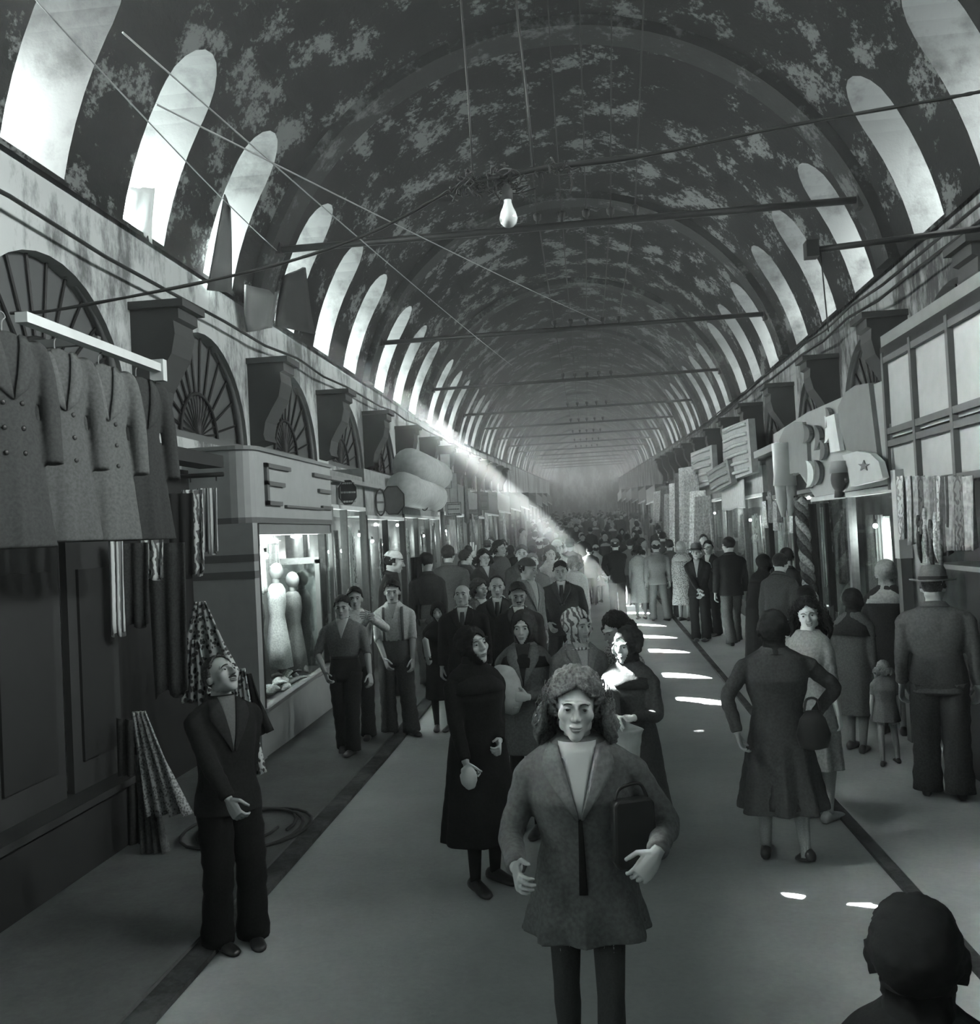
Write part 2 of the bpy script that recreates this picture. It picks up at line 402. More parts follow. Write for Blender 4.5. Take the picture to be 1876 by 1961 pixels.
def person(label, X, Y, Hh, rz=0, female=False, skin=.33, lean=0, turn=0, head=(0, 0, 0), q=1, z0=None,
           top='jacket', topc=.05, bottom='trousers', botc=.04, hemz=.5, hemr=(.25, .2), hem_fold=.05, inner=None,
           hair='short', hairc=.02, scarfc=.03, feet=((-.09, .0), (.09, .0)), fpitch=(0, 0), legc=.25, shoec=.02,
           LH=None, RH=None, lpole=(.45, 1, -.35), rpole=(-.45, 1, -.35), sleeve='long', curl=.5, collar=True, belt=False,
           wide=1.0, brows=True, moustache=False, handdir=None, matx=None, cat='person', name='person', group=None, braces=False, big=0,
           shoulders=1.0, sway=(0, 0), hatc=.12, lapel=True, hands=True, feetyaw=(.2, -.2), smile=False):
    """q: 2 hero, 1 near, 0 crowd. Local frame: faces -y, person's left is +x"""
    S = Hh/1.70; n = {2: 40, 1: 28, 0: 16}[q]; rnd = random.Random(hash(label) % 10007 if False else len(label)*31+int(X*100))
    seed = rnd.random()*6
    sw = (.165 if female else .185)*shoulders
    hips = np.array([sway[0], sway[1], .90]); T = rotm(turn, lean, 0)
    def tt(p): return hips+T@(np.array(p, float)-np.array([0, 0, .90]))
    root = thing(name, label, cat, (X, Y, gz(Y)+(.05 if X < -2.26 else (.03 if X > 1.8 else 0)) if z0 is None else z0), rz, group)
    root.scale = (S, S, S)
    skin = min(.75, skin*1.35); sk = skinmat(skin); b = MB()
    # head
    HN = {2: (80, 72), 1: (52, 44), 0: (22, 18)}[q]; D, R = head_grid(*HN, female)
    neckb = tt((0, .012, 1.43)); hc = tt((0, -.014, 1.585)); HR = T@rotm(head[0], head[1], head[2])*1.09
    def hp(d, off=0, sc=1):
        d = np.array(d, float); d /= np.linalg.norm(d); r = head_r(d[None], female)[0]; return hc+HR@(d*(r*sc+off))
    P = (D*R[..., None])@HR.T+hc
    b.loft([list(r) for r in P])
    nk = .050 if female else .058
    b.loft([ring2(0, 0, 0, nk*f, nk*f, 14) for f in (1,)]*1+[] if False else
           [[tt((0, .012, 1.36))+T@(p*np.array([1.7, 1.5, 1])) for p in ring2(0, 0, 0, nk, nk, 14)],
            [neckb+T@(p*np.array([1.15, 1.15, 1])) for p in ring2(0, 0, 0, nk, nk, 14)],
            [(neckb+hc)*.5+T@p+HR@np.array([0, .010, -.005]) for p in ring2(0, 0, 0, nk, nk*1.02, 14)],
            [hc+HR@(np.array([0, .018, -.055])+p) for p in ring2(0, 0, 0, nk, nk*1.1, 14)],
            [hc+HR@(np.array([0, .02, -.02])+p) for p in ring2(0, 0, 0, nk*.8, nk, 14)]])
    # arms
    arms = {}
    for s, tgt, pole in ((-1, RH, rpole), (1, LH, lpole)):
        sh = tt((s*sw, .0, 1.365)); 
        tg = tgt if tgt is not None else (s*(sw+.055), -.03, .80)
        e, wv = ik(sh, tg, .285, .25, pole); arms[s] = (sh, e, wv)
        path = crom([sh, (sh+e)/2+(e-sh)*.0, e, (e+wv)/2, wv], 3)
        rr = np.interp(np.linspace(0, 1, len(path)), [0, .25, .5, .62, 1], [.034, .042, .036, .038, .025])
        if sleeve == 'short' or q == 2 or True: b.tube(path, list(rr), 10 if q else 6)
        if hands:
            hd = wv-e; hd = hd/np.linalg.norm(hd)
            hdir = handdir[0 if s < 0 else 1] if handdir and handdir[0 if s < 0 else 1] is not None else (hd, (s*1.0, -.4, .1))
            if q: hand(b, wv, hdir[0], hdir[1], s, curl, k=1.0 if female else 1.1, n=7 if q == 2 else 6)
            else: b.ell(wv+hd*.06, (.03, .03, .06), 6, 4)
    # torso of the body (under the clothes) and legs
    b.loft([[tt(p) for p in ring2(z, 0, 0, rx, ry, 12)] for z, rx, ry in ((.86, .11, .08), (1.05, .10, .075), (1.25, .12, .08), (1.37, .13, .06), (1.43, .06, .05))])
    legs = {}
    for i, s in enumerate((-1, 1)):
        hip = hips+np.array([s*.085, 0, -.03]); fx, fy = feet[i][0], feet[i][1]; fz = feet[i][2] if len(feet[i]) > 2 else 0
        an = np.array([fx, fy, .085+fz]); kn, an = ik(hip, an, .40, .392, (s*.08, -1, .1)); legs[s] = (hip, kn, an)
        path = crom([hip, (hip+kn)/2, kn, kn*.62+an*.38, an], 3)
        rr = np.interp(np.linspace(0, 1, len(path)), [0, .25, .5, .68, 1], [.075, .062, .048, .05, .03])
        b.tube(path, list(rr), 10 if q else 6)
    if bottom != 'trousers' and legc != skin: pass
    bo = b.build('body', sk, root, True)
    if q == 2 or (q == 1 and big):
        md = bo.modifiers.new('r', 'REMESH'); md.mode = 'VOXEL'; md.voxel_size = .0042 if q == 2 else .0055; md.use_smooth_shade = True
        apply_mods(bo)
    if bottom != 'trousers' and abs(legc-skin) > .01:      # stockings
        st = MB()
        for s in (-1, 1):
            hip, kn, an = legs[s]; path = crom([kn+(hip-kn)*.5, kn, kn*.62+an*.38, an-np.array([0, 0, .03])], 3)
            rr = np.interp(np.linspace(0, 1, len(path)), [0, .33, .6, 1], [.063, .052, .054, .034]); st.tube(path, list(rr), 12)
        st.build('stockings', cloth(legc, 120, .1), root, True)
    # shoes
    for i, s in enumerate((-1, 1)):
        kn, an = legs[s][1], legs[s][2]; m = MB(); A = Matrix.Rotation(feetyaw[i], 3, 'Z')@Matrix.Rotation(fpitch[i], 3, 'X')
        base = Vector(an)-Vector((0, 0, .085)); rings = []
        for y, wd, h, zc in ((.075, .02, .04, .035), (.06, .035, .065, .035), (.02, .038, .085, .045), (-.03, .036, .075, .04), (-.09, .044, .055, .03), (-.15, .046, .042, .022), (-.185, .036, .03, .018), (-.20, .014, .016, .014)):
            rings.append([Vector((wd*math.cos(2*PI*j/12), y, max(0, zc+h*.62*math.sin(2*PI*j/12)))) for j in range(12)])
        piv = Vector((0, -.09, 0)); rings = [[base+A@(p-piv)+piv if fpitch[i] else base+A@p for p in r] for r in rings]
        m.loft(rings); m.build('shoe', plain(shoec, .35, 0, 'shoe_leather'), root, True)
    # lower garment
    cl = cloth(botc, 70, .18)
    if bottom == 'trousers':
        m = MB(); N = 20 if q else 10
        m.loft([[tt(p) if z > .93 else p+np.array([sway[0], sway[1], 0]) for p in ring2(z, 0, 0, rx*wide, ry*wide, N, 2.2)] for z, rx, ry in
                ((1.10, .135, .10), (1.03, .145, .108), (.93, .165, .12), (.84, .17, .125), (.78, .15, .11))])
        for s in (-1, 1):
            hip, kn, an = legs[s]; path = crom([hip+np.array([0, 0, .0]), (hip+kn)/2, kn, (kn+an)/2, an-np.array([0, 0, .045])], 4)
            u = np.linspace(0, 1, len(path)); rr = np.interp(u, [0, .25, .5, .75, 1], [.098, .092, .08, .078, .088])*wide
            m.tube(path, [r*(1+.05*math.sin(k*2.3+seed)) for k, r in enumerate(rr)], 14 if q else 7, flat=1.12)
        m.build('trousers', cl, root, True)
    elif bottom == 'skirt':
        if top in ('coat', 'dress'): hemz += .035; hemr = (hemr[0]*.86, hemr[1]*.84)
        m = MB(); N = 56 if q else 18; L = 12 if q else 5; rings = []
        for i in range(L+1):
            t = i/L; z = 1.06+(hemz-1.06)*t; r0 = (.125, .095); rx = r0[0]+(hemr[0]-r0[0])*t**.75; ry = r0[1]+(hemr[1]-r0[1])*t**.75
            rings.append([(p if z < .93 else tt(p))+(np.array([sway[0], sway[1], 0]) if z < .93 else 0) for p in ring2(z, 0, 0, rx, ry, N, 2.0, hem_fold*t, 9, seed)])
        m.loft(rings); m.build('skirt', cl if matx is None or 'skirt' not in matx else matx['skirt'], root, True)
    if bottom == 'skirt' and top in ('coat', 'dress'): hemz -= .035; hemr = (hemr[0]/.86, hemr[1]/.84)
    # upper garment
    mt = matx['top'] if matx and 'top' in matx else cloth(topc, 60, .16)
    fe = female; bulk = .012 if top in ('jacket', 'shirt', 'blouse') else .028
    bodyw = [(1.475, .055, .058), (1.455, .072, .064), (1.43, .118, .072), (1.40, sw*.90, .082), (1.34, sw*.98, .102), (1.25, sw*.98, .118+(.02 if fe else .004)),
             (1.17, sw*.90, .118), (1.06, (.125 if fe else .145)+.01, .108), (.98, .155, .118), (.90, .17, .125)]
    rings = []; N = n
    prof_ = [(z, rx+bulk, ry+bulk) for z, rx, ry in bodyw]
    hz_ = {'jacket': .80, 'shirt': 1.04, 'blouse': 1.04, 'coat': hemz, 'dress': hemz}[top]
    if top in ('coat', 'dress'):
        for t in np.linspace(.12, 1, 12 if q else 5):
            prof_.append((.90+(hemz-.90)*t, .17+bulk+(hemr[0]-.17-bulk)*t, .125+bulk+(hemr[1]-.125-bulk)*t))
    elif top == 'jacket': prof_[-1] = (.90, .19, .148); prof_.append((.79, .20, .158))
    else: prof_ = [p for p in prof_ if p[0] > 1.05]+[(1.045, .14+bulk*.3, .108+bulk*.3)]
    zz = [p[0] for p in prof_]; dens = []
    for i in range(len(prof_)-1):
        k = 2 if q == 2 else 1
        for j in range(k): dens.append(tuple(np.array(prof_[i])*(1-j/k)+np.array(prof_[i+1])*(j/k)))
    dens.append(prof_[-1])
    def surf(z, a, off=0):
        """point on the upper garment at height z, angle a (0 front, + person's left)"""
        zs = np.array(zz)[::-1]; rx = np.interp(z, zs, np.array([p[1] for p in prof_])[::-1]); ry = np.interp(z, zs, np.array([p[2] for p in prof_])[::-1])
        c, s_ = math.sin(a), -math.cos(a); sq = 2.3; f = (abs(c)**sq+abs(s_)**sq)**(-1/sq)
        p = np.array([(rx*f+off)*c, (ry*f+off)*s_, z]); return tt(p) if z > .9 else tt((p[0], p[1], .9))+np.array([sway[0]*0, 0, z-.9])
    def low(z, p):
        return tt(p) if z >= .9 else (T@np.array([p[0], p[1], 0])*np.array([1, 1, 0])+np.array([hips[0]-sway[0]*.3*(.9-z), hips[1], z]))
    mm = MB()
    for z, rx, ry in dens:
        t = max(0, (.92-z)/(.92-hz_+1e-6)) if z < .92 else 0
        rings.append([low(z, p) for p in ring2(z, 0, 0, rx, ry, N if t == 0 or q == 0 else N, 2.3, hem_fold*t if top in ('coat', 'dress') else 0, 8 if N > 20 else 4, seed, .018 if q else 0, seed)])
    mm.loft(rings)
    # sleeves
    for s in (-1, 1):
        sh, e, wv = arms[s]; i0 = sh+T@np.array([-s*.06, 0, -.015])
        if sleeve == 'long': pts = [i0, sh+(e-sh)*.12, (sh+e)/2, e, (e+wv)/2, wv+(e-wv)*.04]; ra = [.055, .062, .060, .054, .049, .043]
        else:
            el = {'short': .72, 'rolled': 1.0, 'threequarter': 1.3}[sleeve]
            en = sh+(e-sh)*el if el <= 1 else e+(wv-e)*(el-1)
            pts = [i0, sh+(e-sh)*.12, (sh+en)/2, sh*.2+en*.8, en]; ra = [.052, .060, .060, .058, .060]
        if sleeve == 'rolled': pts = [i0, sh+(e-sh)*.12, (sh+e)/2, e, e+(wv-e)*.12]; ra = [.052, .060, .058, .056, .060]
        path = crom(pts, 4 if q else 2); k = 1.0 if top in ('jacket', 'coat') else .9
        rr = np.interp(np.linspace(0, 1, len(path)), np.linspace(0, 1, len(ra)), ra)*k*(.94 if fe else 1.03)
        if q: rr = [r*(1+.05*math.sin(i*2.6+seed+s)+.03*math.sin(i*4.1)) for i, r in enumerate(rr)]
        mm.tube(path, list(rr), 16 if q else 8)
    nm = {'jacket': 'jacket', 'coat': 'coat', 'shirt': 'shirt', 'blouse': 'blouse', 'dress': 'dress'}[top]
    go = mm.build(nm, mt, root, True)
    if q:
        md = go.modifiers.new('r', 'REMESH'); md.mode = 'VOXEL'; md.voxel_size = .009 if q == 2 else .013; md.use_smooth_shade = True
        sm0 = go.modifiers.new('s', 'SMOOTH'); sm0.factor = .6; sm0.iterations = 5; apply_mods(go)
    def patch(name, zs, lf, rt, off, mat, k=6, parent=root):
        m = MB(); rows = []
        for z in zs:
            rx = np.interp(z, np.array(zz)[::-1], np.array([p[1] for p in prof_])[::-1]); l, r = lf(z), rt(z)
            rows.append([surf(z, (l+(r-l)*i/k)/rx*1.15, off) for i in range(k+1)])
        W_ = k+1; vs = [p for r in rows for p in r]+[p for r in [[surf(z, 0, 0)] for z in []] for p in r]
        fs = [(i*W_+j, i*W_+j+1, (i+1)*W_+j+1, (i+1)*W_+j) for i in range(len(rows)-1) for j in range(k)]
        m.add(vs, fs); o = m.build(name, mat, parent, True)
        sm = o.modifiers.new('s', 'SOLIDIFY'); sm.thickness = .006; sm.offset = 0; return o
    if q:
        if inner is not None:     # open V at the neck
            zb, zt, wv_, ic = inner[0], 1.468, inner[1], inner[2]
            ws = lambda z: max(.004, wv_*((z-zb)/(zt-zb)))
            patch('shirt_front' if not fe else 'blouse_front', np.linspace(zb, zt, 8), lambda z: -ws(z), lambda z: ws(z), .004, skinmat(skin) if ic == 'skin' else cloth(ic, 90, .08))
            if len(inner) > 3 and inner[3] == 'tie':
                patch('necktie', np.linspace(zb+.01, 1.42, 7), lambda z: -.018-.008*(1.42-z)/.2, lambda z: .018+.008*(1.42-z)/.2, .010, cloth(.05 if len(inner) < 5 else inner[4], 90, .2), 2)
            if lapel and top in ('jacket', 'coat'):
                for s in (-1, 1):
                    f1 = lambda z: s*ws(z)*.95
                    f2 = lambda z: s*(ws(z)+.008+.062*max(0, min(1, (z-zb)/(.6*(zt-zb))))*(1 if z < zb+.78*(zt-zb) else .8))
                    patch('lapel', np.linspace(zb, zt-.012, 9), f1, f2, .012, cloth(topc*1.25+.004, 60, .16), 4)
        if collar:
            m = MB(); cols = topc*1.15 if top != 'shirt' else topc*1.1
            rr_ = [[tt(np.array([(.072+.03*g)*math.sin(a), .012-(.066+.028*g)*math.cos(a), 1.47-.035*g+.012*math.cos(a)*(-1)])) for a in np.linspace(.5, 2*PI-.5, 22)] for g in (0, .5, 1.1)]
            vs = [p for r in rr_ for p in r]; m.add(vs, [(i*22+j, i*22+j+1, (i+1)*22+j+1, (i+1)*22+j) for i in range(2) for j in range(21)])
            o = m.build('collar', cloth(cols if inner is None or not (len(inner) > 3) else .6, 60, .1), root, True); sm = o.modifiers.new('s', 'SOLIDIFY'); sm.thickness = .007
        if belt:
            m = MB(); m.loft([[tt(p) for p in ring2(z, 0, 0, .152, .118, 24, 2.2)] for z in (1.065, 1.03)]); m.build('belt', plain(.05 if belt is True else belt, .5, 0, 'belt_leather'), root, True)
        if braces:
            for s in (-1, 1): patch('braces', np.linspace(1.05, 1.42, 9), lambda z: s*.085-.012, lambda z: s*.085+.012, .012, cloth(.08, 90, .1), 2)
    # face details
    if q:
        ey = plain(.02, .25, 0, 'dark_iris'); wh = plain(.36, .3, 0, 'eye_white')
        for s in (-1, 1):
            m = MB(); c = hc+HR@np.array([s*.031, -.0785, .002]); Rh = Matrix(HR.tolist())
            m.ell(c, (.0118, .0105, .0050 if not smile else .0042), 12, 8, R=Rh); eo = m.build('eye', wh, root, True)
            m = MB(); m.ell(hc+HR@np.array([s*.0305, -.0868, .002]), (.0064, .0045, .0050), 10, 6, R=Rh); m.build('iris', ey, eo, True)
            m = MB(); pts = [hp((s*(.014+.009*i), -.10+.004*i, .022+.0045*math.sin(i*.8)-.0012*i), .0022) for i in range(5)]
            m.tube(pts, [.0025, .0042, .0042, .0036, .0018] if not fe else [.0018, .0028, .0028, .0024, .0012], 6); m.build('eyebrow', plain(min(hairc, .03), .9, 0, 'brow_hair'), root, True)
            m = MB(); m.tube([hc+HR@np.array([s*(.019+.006*i), -.0875+.0016*abs(i-1.6)**1.5, .0068-.0012*(i-1.8)**2]) for i in range(5)], [.001, .0018, .0020, .0018, .001], 5); m.build('eyelid', plain(skin*.45, .6, 0, 'lid_skin'), root, True)
        m = MB(); dz = .006 if smile else 0
        for zz_, r_ in ((-.0555, .0038), (-.0665, .0046)):
            pts = [hp((x, -.094+abs(x)*.35, zz_+.10*0+(abs(x)/.022)*(dz if zz_ > -.06 else dz*1.3)-(.0015 if x == 0 and zz_ > -.06 else 0)), .0005) for x in (-.022, -.012, 0, .012, .022)]
            m.tube(pts, [.0015, r_, r_, r_, .0015], 6)
        m.build('lips', plain(skin*.52, .45, 0, 'lip_skin'), root, True)
        if smile:
            m = MB(); pts = [hp((x, -.094+abs(x)*.35, -.061+(abs(x)/.022)*dz), .002) for x in (-.016, -.008, 0, .008, .016)]
            m.tube(pts, [.002, .0035, .004, .0035, .002], 6); m.build('teeth', plain(.75, .3, 0, 'tooth'), root, True)
        if moustache:
            m = MB(); pts = [hp((x, -.098+abs(x)*.3, -.045-abs(x)*.18), .003) for x in (-.026, -.015, 0, .015, .026)]
            m.tube(pts, [.003, .0075, .006, .0075, .003], 7); m.build('moustache', plain(.02, .9, 0, 'moustache_hair'), root, True)
    # hair, scarves and hats: shells over the head
    def shell(name, thick, keep, mat, nz=0, nf=40, sm=True, extra=None, post=None):
        m = MB(); nA, nB = D.shape[1], D.shape[0]
        th = thick(D) if callable(thick) else np.full(R.shape, thick)
        Rr = np.where(np.abs(D[..., 0]) > .72, np.minimum(R, .083), np.minimum(R, .115))+th+nz*fbm(D, nf*.1*3, seed)+(nz*.6*fbm(D, nf, seed*2) if nz else 0)
        if post is not None: Rr = post(D, Rr)
        Q = (D*Rr[..., None])@HR.T+hc; K = keep(D)
        idx = -np.ones(K.shape, int); vs = []
        for i in range(nB):
            for j in range(nA):
                if K[i, j]: idx[i, j] = len(vs); vs.append(Q[i, j])
        fs = []
        for i in range(nB-1):
            for j in range(nA):
                k = (j+1) % nA; f = [idx[i, j], idx[i, k], idx[i+1, k], idx[i+1, j]]
                if min(f) >= 0: fs.append(tuple(f))
        top_ = idx[nB-1]
        if min(top_) >= 0: fs.append(tuple(top_))
        m.add(vs, fs); o = m.build(name, mat, root, sm)
        so = o.modifiers.new('s', 'SOLIDIFY'); so.thickness = .012; so.offset = -1; return o
    x_, y_, z_ = D[..., 0], D[..., 1], D[..., 2]
    hm = cloth(hairc, 90, .35, .55, 1.0, 'hair')
    def haironly(D):        # scalp: not face, not neck
        x, y, z = D[..., 0], D[..., 1], D[..., 2]
        return (z > .72-.30*np.abs(x)) | ((y > -.30) & (z > .22)) | ((y > -.10) & (z > -.02)) | ((y > .25) & (z > -.55))
    if hair == 'short':
        shell('hair', lambda D: .008+.012*np.clip(D[..., 2], 0, 1), haironly, hm, .003, 60)
    elif hair == 'quiff':
        shell('hair', lambda D: .008+.022*np.clip(D[..., 2], 0, 1)*np.clip(.6-D[..., 1], 0, 1.3), lambda D: haironly(D), hm, .004, 60)
    elif hair == 'bald':
        shell('hair', lambda D: .006+0*D[..., 2], lambda D: ((D[..., 1] > -.05) & (D[..., 2] > -.15) & (D[..., 2] < .55)) | ((D[..., 1] > .25) & (D[..., 2] > -.5) & (D[..., 2] < .6)), hm, .002)
    elif hair == 'receding':
        shell('hair', lambda D: .007+.008*np.clip(D[..., 2], 0, 1), lambda D: ((D[..., 2] > .5) & (D[..., 1] > -.33)) | ((D[..., 1] > -.1) & (D[..., 2] > -.02)) | ((D[..., 1] > .25) & (D[..., 2] > -.5)), hm, .002)
    elif hair in ('wavy', 'bob', 'long'):
        bigv = {'wavy': .030, 'bob': .02, 'long': .018}[hair]
        shell('hair', lambda D: .006+.9*np.clip((D[..., 2]-.62+.4*np.abs(D[..., 0]))*2.2+np.clip(D[..., 1]+.4, 0, 1)*3, .15, 1)*bigv*1.25*np.clip(D[..., 2]*.6+.5, 0, 1)+.012*np.clip(np.abs(D[..., 0])-.5, 0, 1), lambda D: (D[..., 2] > .74-.42*np.abs(D[..., 0])) | ((D[..., 1] > -.42) & (D[..., 2] > .15)) | ((D[..., 1] > -.22) & (D[..., 2] > -.55)) | ((D[..., 1] > .2) & (D[..., 2] > -.8)), hm, .006, 50)
        m = MB(); ln = {'wavy': .17, 'bob': .10, 'long': .2}[hair]; cnt = 34 if q == 2 else (22 if q else 8)
        for i in range(cnt):
            a = -1.35+2.7*i/(cnt-1)+rnd.uniform(-.05, .05); a2 = PI+a*1.28     # round the back from ear to ear
            dx, dy = math.sin(a2), -math.cos(a2); r0 = .088; pts = []; L_ = ln*(.8+.4*rnd.random())
            for t in np.linspace(0, 1, 7):
                rr_ = r0+.045*math.sin(t*2.2)+.012*math.sin(t*9+i*1.7); zt_ = .03-L_*t
                pts.append(hc+HR@np.array([dx*rr_*1.0, dy*rr_+.012+.008*math.sin(t*8+i), zt_]))
            m.tube(pts, [.010, .018, .021, .022, .020, .016, .006], 7)
        if q == 2:
            for i in range(260):       # loose curled strands catching the light
                a2 = PI+rnd.uniform(-1.9, 1.9); e0 = rnd.uniform(-.1, 1.3); d0 = np.array([math.sin(a2)*math.cos(e0), -math.cos(a2)*math.cos(e0), math.sin(e0)])
                r0 = .128+rnd.random()*.008; pts = []; tw = rnd.random()*6
                for t in np.linspace(0, 1, 6):
                    o3 = np.array([math.sin(tw+t*5), math.cos(tw+t*4), math.sin(tw*2+t*6)])*.010
                    pts.append(hc+HR@(d0*(r0+.010*t)+np.array([0, .004, -.075*t])+o3))
                m.tube(pts, [.0016]*5+[.0006], 4)
        m.build('curls', hm, root, True)
    elif hair == 'cap':
        shell('hair', .006, lambda D: ((D[..., 1] > -.1) & (D[..., 2] > -.1)) | ((D[..., 1] > .25) & (D[..., 2] > -.5)), hm, .002)
        shell('cap', lambda D: .016+.012*np.clip(D[..., 2], 0, 1), lambda D: (D[..., 2] > .42-.0*D[..., 1]), cloth(hatc, 60, .1), .001)
    elif hair == 'hat':
        shell('hair', .006, lambda D: ((D[..., 1] > -.1) & (D[..., 2] > -.1) & (D[..., 2] < .5)) | ((D[..., 1] > .25) & (D[..., 2] > -.5) & (D[..., 2] < .5)), hm, .002)
        m = MB(); hmx = cloth(hatc, 60, .1)
        prof2 = [(.045, .150, .165, 0), (.038, .152, .168, 0), (.043, .095, .112, 0), (.075, .09, .108, 1), (.12, .085, .10, 1), (.15, .07, .085, 1), (.155, .03, .05, 1), (.14, .008, .02, 1)]
        m.loft([[hc+HR@np.array([rx*math.sin(a), .01-ry*math.cos(a), z+(.012*abs(math.sin(a))**2 if not u_ else 0)+.0]) for a in [2*PI*j/28 for j in range(28)]] for z, rx, ry, u_ in prof2])
        m.build('hat', hmx, root, True)
        m = MB(); m.loft([[hc+HR@np.array([rx*math.sin(a), .01-ry*math.cos(a), z]) for a in [2*PI*j/28 for j in range(28)]] for z, rx, ry in ((.048, .097, .114), (.075, .093, .111))], False); m.build('hat_band', cloth(.03, 60, .1), root, True)
    elif hair in ('scarf', 'headscarf', 'whitescarf', 'hood'):
        sm_ = matx['scarf'] if matx and 'scarf' in matx else cloth(scarfc, 50, .15)
        ow, oh = (.60, .78) if hair != 'headscarf' else (.66, .86)
        def face_open(D, k=1):
            x, y, z = D[..., 0], D[..., 1], D[..., 2]; a = np.arctan2(x, -y); e = np.arcsin(np.clip(z, -1, 1))+.12
            return (a/(ow*k))**2+(e/(oh*k))**2 < 1
        shell('headscarf', lambda D: .016+.012*np.clip(D[..., 1]+.2, 0, 1), lambda D: ~face_open(D), sm_, .0035 if q else 0, 30)
        if hair == 'headscarf':
            shell('hair', .006, lambda D: D[..., 2] > .62, hm, .002)
        m = MB(); rings = []; N2 = 28
        drop = {'scarf': (.205, .16, 1.29), 'headscarf': (.11, .10, 1.41), 'hood': (.225, .18, 1.22), 'whitescarf': (.1, .09, 1.42)}[hair]
        steps = [(hc+HR@np.array([0, .012, -.055]), .074, .080), (hc*.75+neckb*.25, .070, .078), (neckb*.75+hc*.25, .078, .082), (tt((0, .005, 1.43)), .11, .095), (tt((0, .0, (1.43+drop[2])/2)), (drop[0]+.11)/2+.022, (drop[1]+.1)/2+.012), (tt((0, -.005, drop[2])), drop[0], drop[1])]
        for i, (c, rx, ry) in enumerate(steps):
            rings.append([c+T@p for p in ring2(0, 0, 0, rx, ry, N2, 2.2, .03 if i > 1 else 0, 6, seed)])
        m.loft(rings, False); o = m.build('scarf_drape', sm_, root, True); so = o.modifiers.new('s', 'SOLIDIFY'); so.thickness = .008; so.offset = 1
    root['_arm'] = 0; del root['_arm']
    def W(p): return Matrix.LocRotScale(root.location, root.rotation_euler, root.scale)@Vector([float(a) for a in p])
    person.last = dict(root=root, arms=arms, tt=tt, hc=hc, HR=HR, W=W, surf=surf, patch=patch)
    return root
def place(px, heady, Y, sink=0):
    """world x and stature for a head top seen at (px, heady) at distance Y"""
    p = at(px, heady, y=Y); base = gz(Y)+(.05 if p.x < -2.26 else (.03 if p.x > 1.8 else 0)); return p.x, p.z-base
# ------------------------------------------------------------------ overhead: tie bars, wires, bulb
for k in range(1, 14):
    y = RIB0+k*BAY; z = 5.97+gv(y); hw = math.sqrt(RV*RV-(5.97-ZC)**2)-.12
    t = thing('tie_bar', 'iron tie bar across the vault, %s in line from the camera' % ['', 'nearest', 'second', 'third', 'fourth', 'fifth', 'sixth', 'seventh', 'eighth', 'ninth', 'tenth', 'eleventh', 'twelfth', 'thirteenth'][k], 'tie bar', (XC, y, z), 0, 'tie bars under the ribs')
    m = MB(); m.tube([(-hw, 0, -.02), (0, 0, .0), (hw, 0, .02)], .045 if k < 3 else .04, 10); m.build('bar', M['iron'], t, True)
    for s in (-1, 1):
        m = MB(); m.box((s*hw-.05, -.09, -.09), (s*hw+.05, .09, .09)); m.build('anchor_plate', M['iron'], t)
    if k < 9:
        for j in range(5):
            x = .2+(j-1.6)*.30; m = MB(); m.tube([(x, 0, .03), (x, 0, .08), (x, 0, .1), (x, 0, .16), (x, 0, .18)], [.02, .02, .045, .05, .025], 10); m.build('insulator', M['iron'], t, True)
for j in range(5):
    pts = []
    for k in range(0, 9):
        y = RIB0+k*BAY; zz = 6.13+gv(y) if k else 7.3; x = XC+.2+(j-1.6)*.30
        pts.append((x, y, zz))
        if k < 8: pts.append((x, y+BAY/2, zz-.05+gv(y+3)-gv(y)))
    m = MB(); m.tube(pts, .008, 5); tags(m.build('overhead_wire', M['iron'], smooth=True), 'thin overhead wire running down the vault, %s of five on the insulators' % ['leftmost', 'second from the left', 'middle one', 'second from the right', 'rightmost'][j], 'wire', 'wires on the tie bars')
def sag(a, b, s, n=16): return [Vector(a).lerp(Vector(b), i/n)-Vector((0, 0, s*4*(i/n)*(1-i/n))) for i in range(n+1)]
wp = [at(20, 600, y=6), at(130, 590, y=6), at(480, 520, y=6), at(700, 450, y=6), at(850, 372, y=6), at(885, 352, y=6), at(960, 338, y=6), at(1045, 322, y=6), at(1250, 295, y=6), at(1500, 243, y=6), at(1800, 190, y=6), at(1875, 176, y=6)]
t = thing('lamp_cable', 'tarred cable slung across the street holding the bare bulb', 'cable', tuple(wp[6]))
pts = crom(wp, 6); m = MB(); o0 = wp[6]
m.tube([Vector(p)-o0 for p in pts], [.011+(.010 if 30 < i < 48 else 0)+.002*math.sin(i*2.1) for i in range(len(pts))], 6); m.build('cable', M['iron'], t, True)
rn = random.Random(3)
for (cx, cy, n_) in ((900, 352, 34), (965, 345, 40), (1060, 320, 14)):
    m = MB(); c = at(cx, cy, y=6)-o0
    for i in range(n_):
        p = c+Vector((rn.gauss(0, .055), rn.gauss(0, .03), rn.gauss(0, .022))); q = [p]
        for j in range(4): q.append(q[-1]+Vector((rn.gauss(0, .03), rn.gauss(0, .02), rn.gauss(-.006, .022))))
        m.tube(crom(q, 3), .0055, 4)
    m.build('wire_tangle', M['iron'], t, True)
for (a, b) in ((at(884, 20, y=6), at(906, 345, y=6)), (at(990, 20, y=6), at(1022, 322, y=6))):
    m = MB(); m.tube([b-o0, (a+b)/2-o0+Vector((.004, 0, 0)), a-o0, a-o0+Vector((-.02, 0, 1.6))], .007, 6); m.build('suspension_wire', M['iron'], t, True)
bt = at(970, 352, y=6); bl = thing('light_bulb', 'clear pear-shaped light bulb hanging unlit from the cable', 'light bulb', tuple(bt))
m = MB(); m.tube([(0, 0, .0), (0, 0, -.03), (0, 0, -.1), (0, 0, -.105)], [.016, .034, .034, .02], 14); m.build('socket', M['stone'], bl, True)
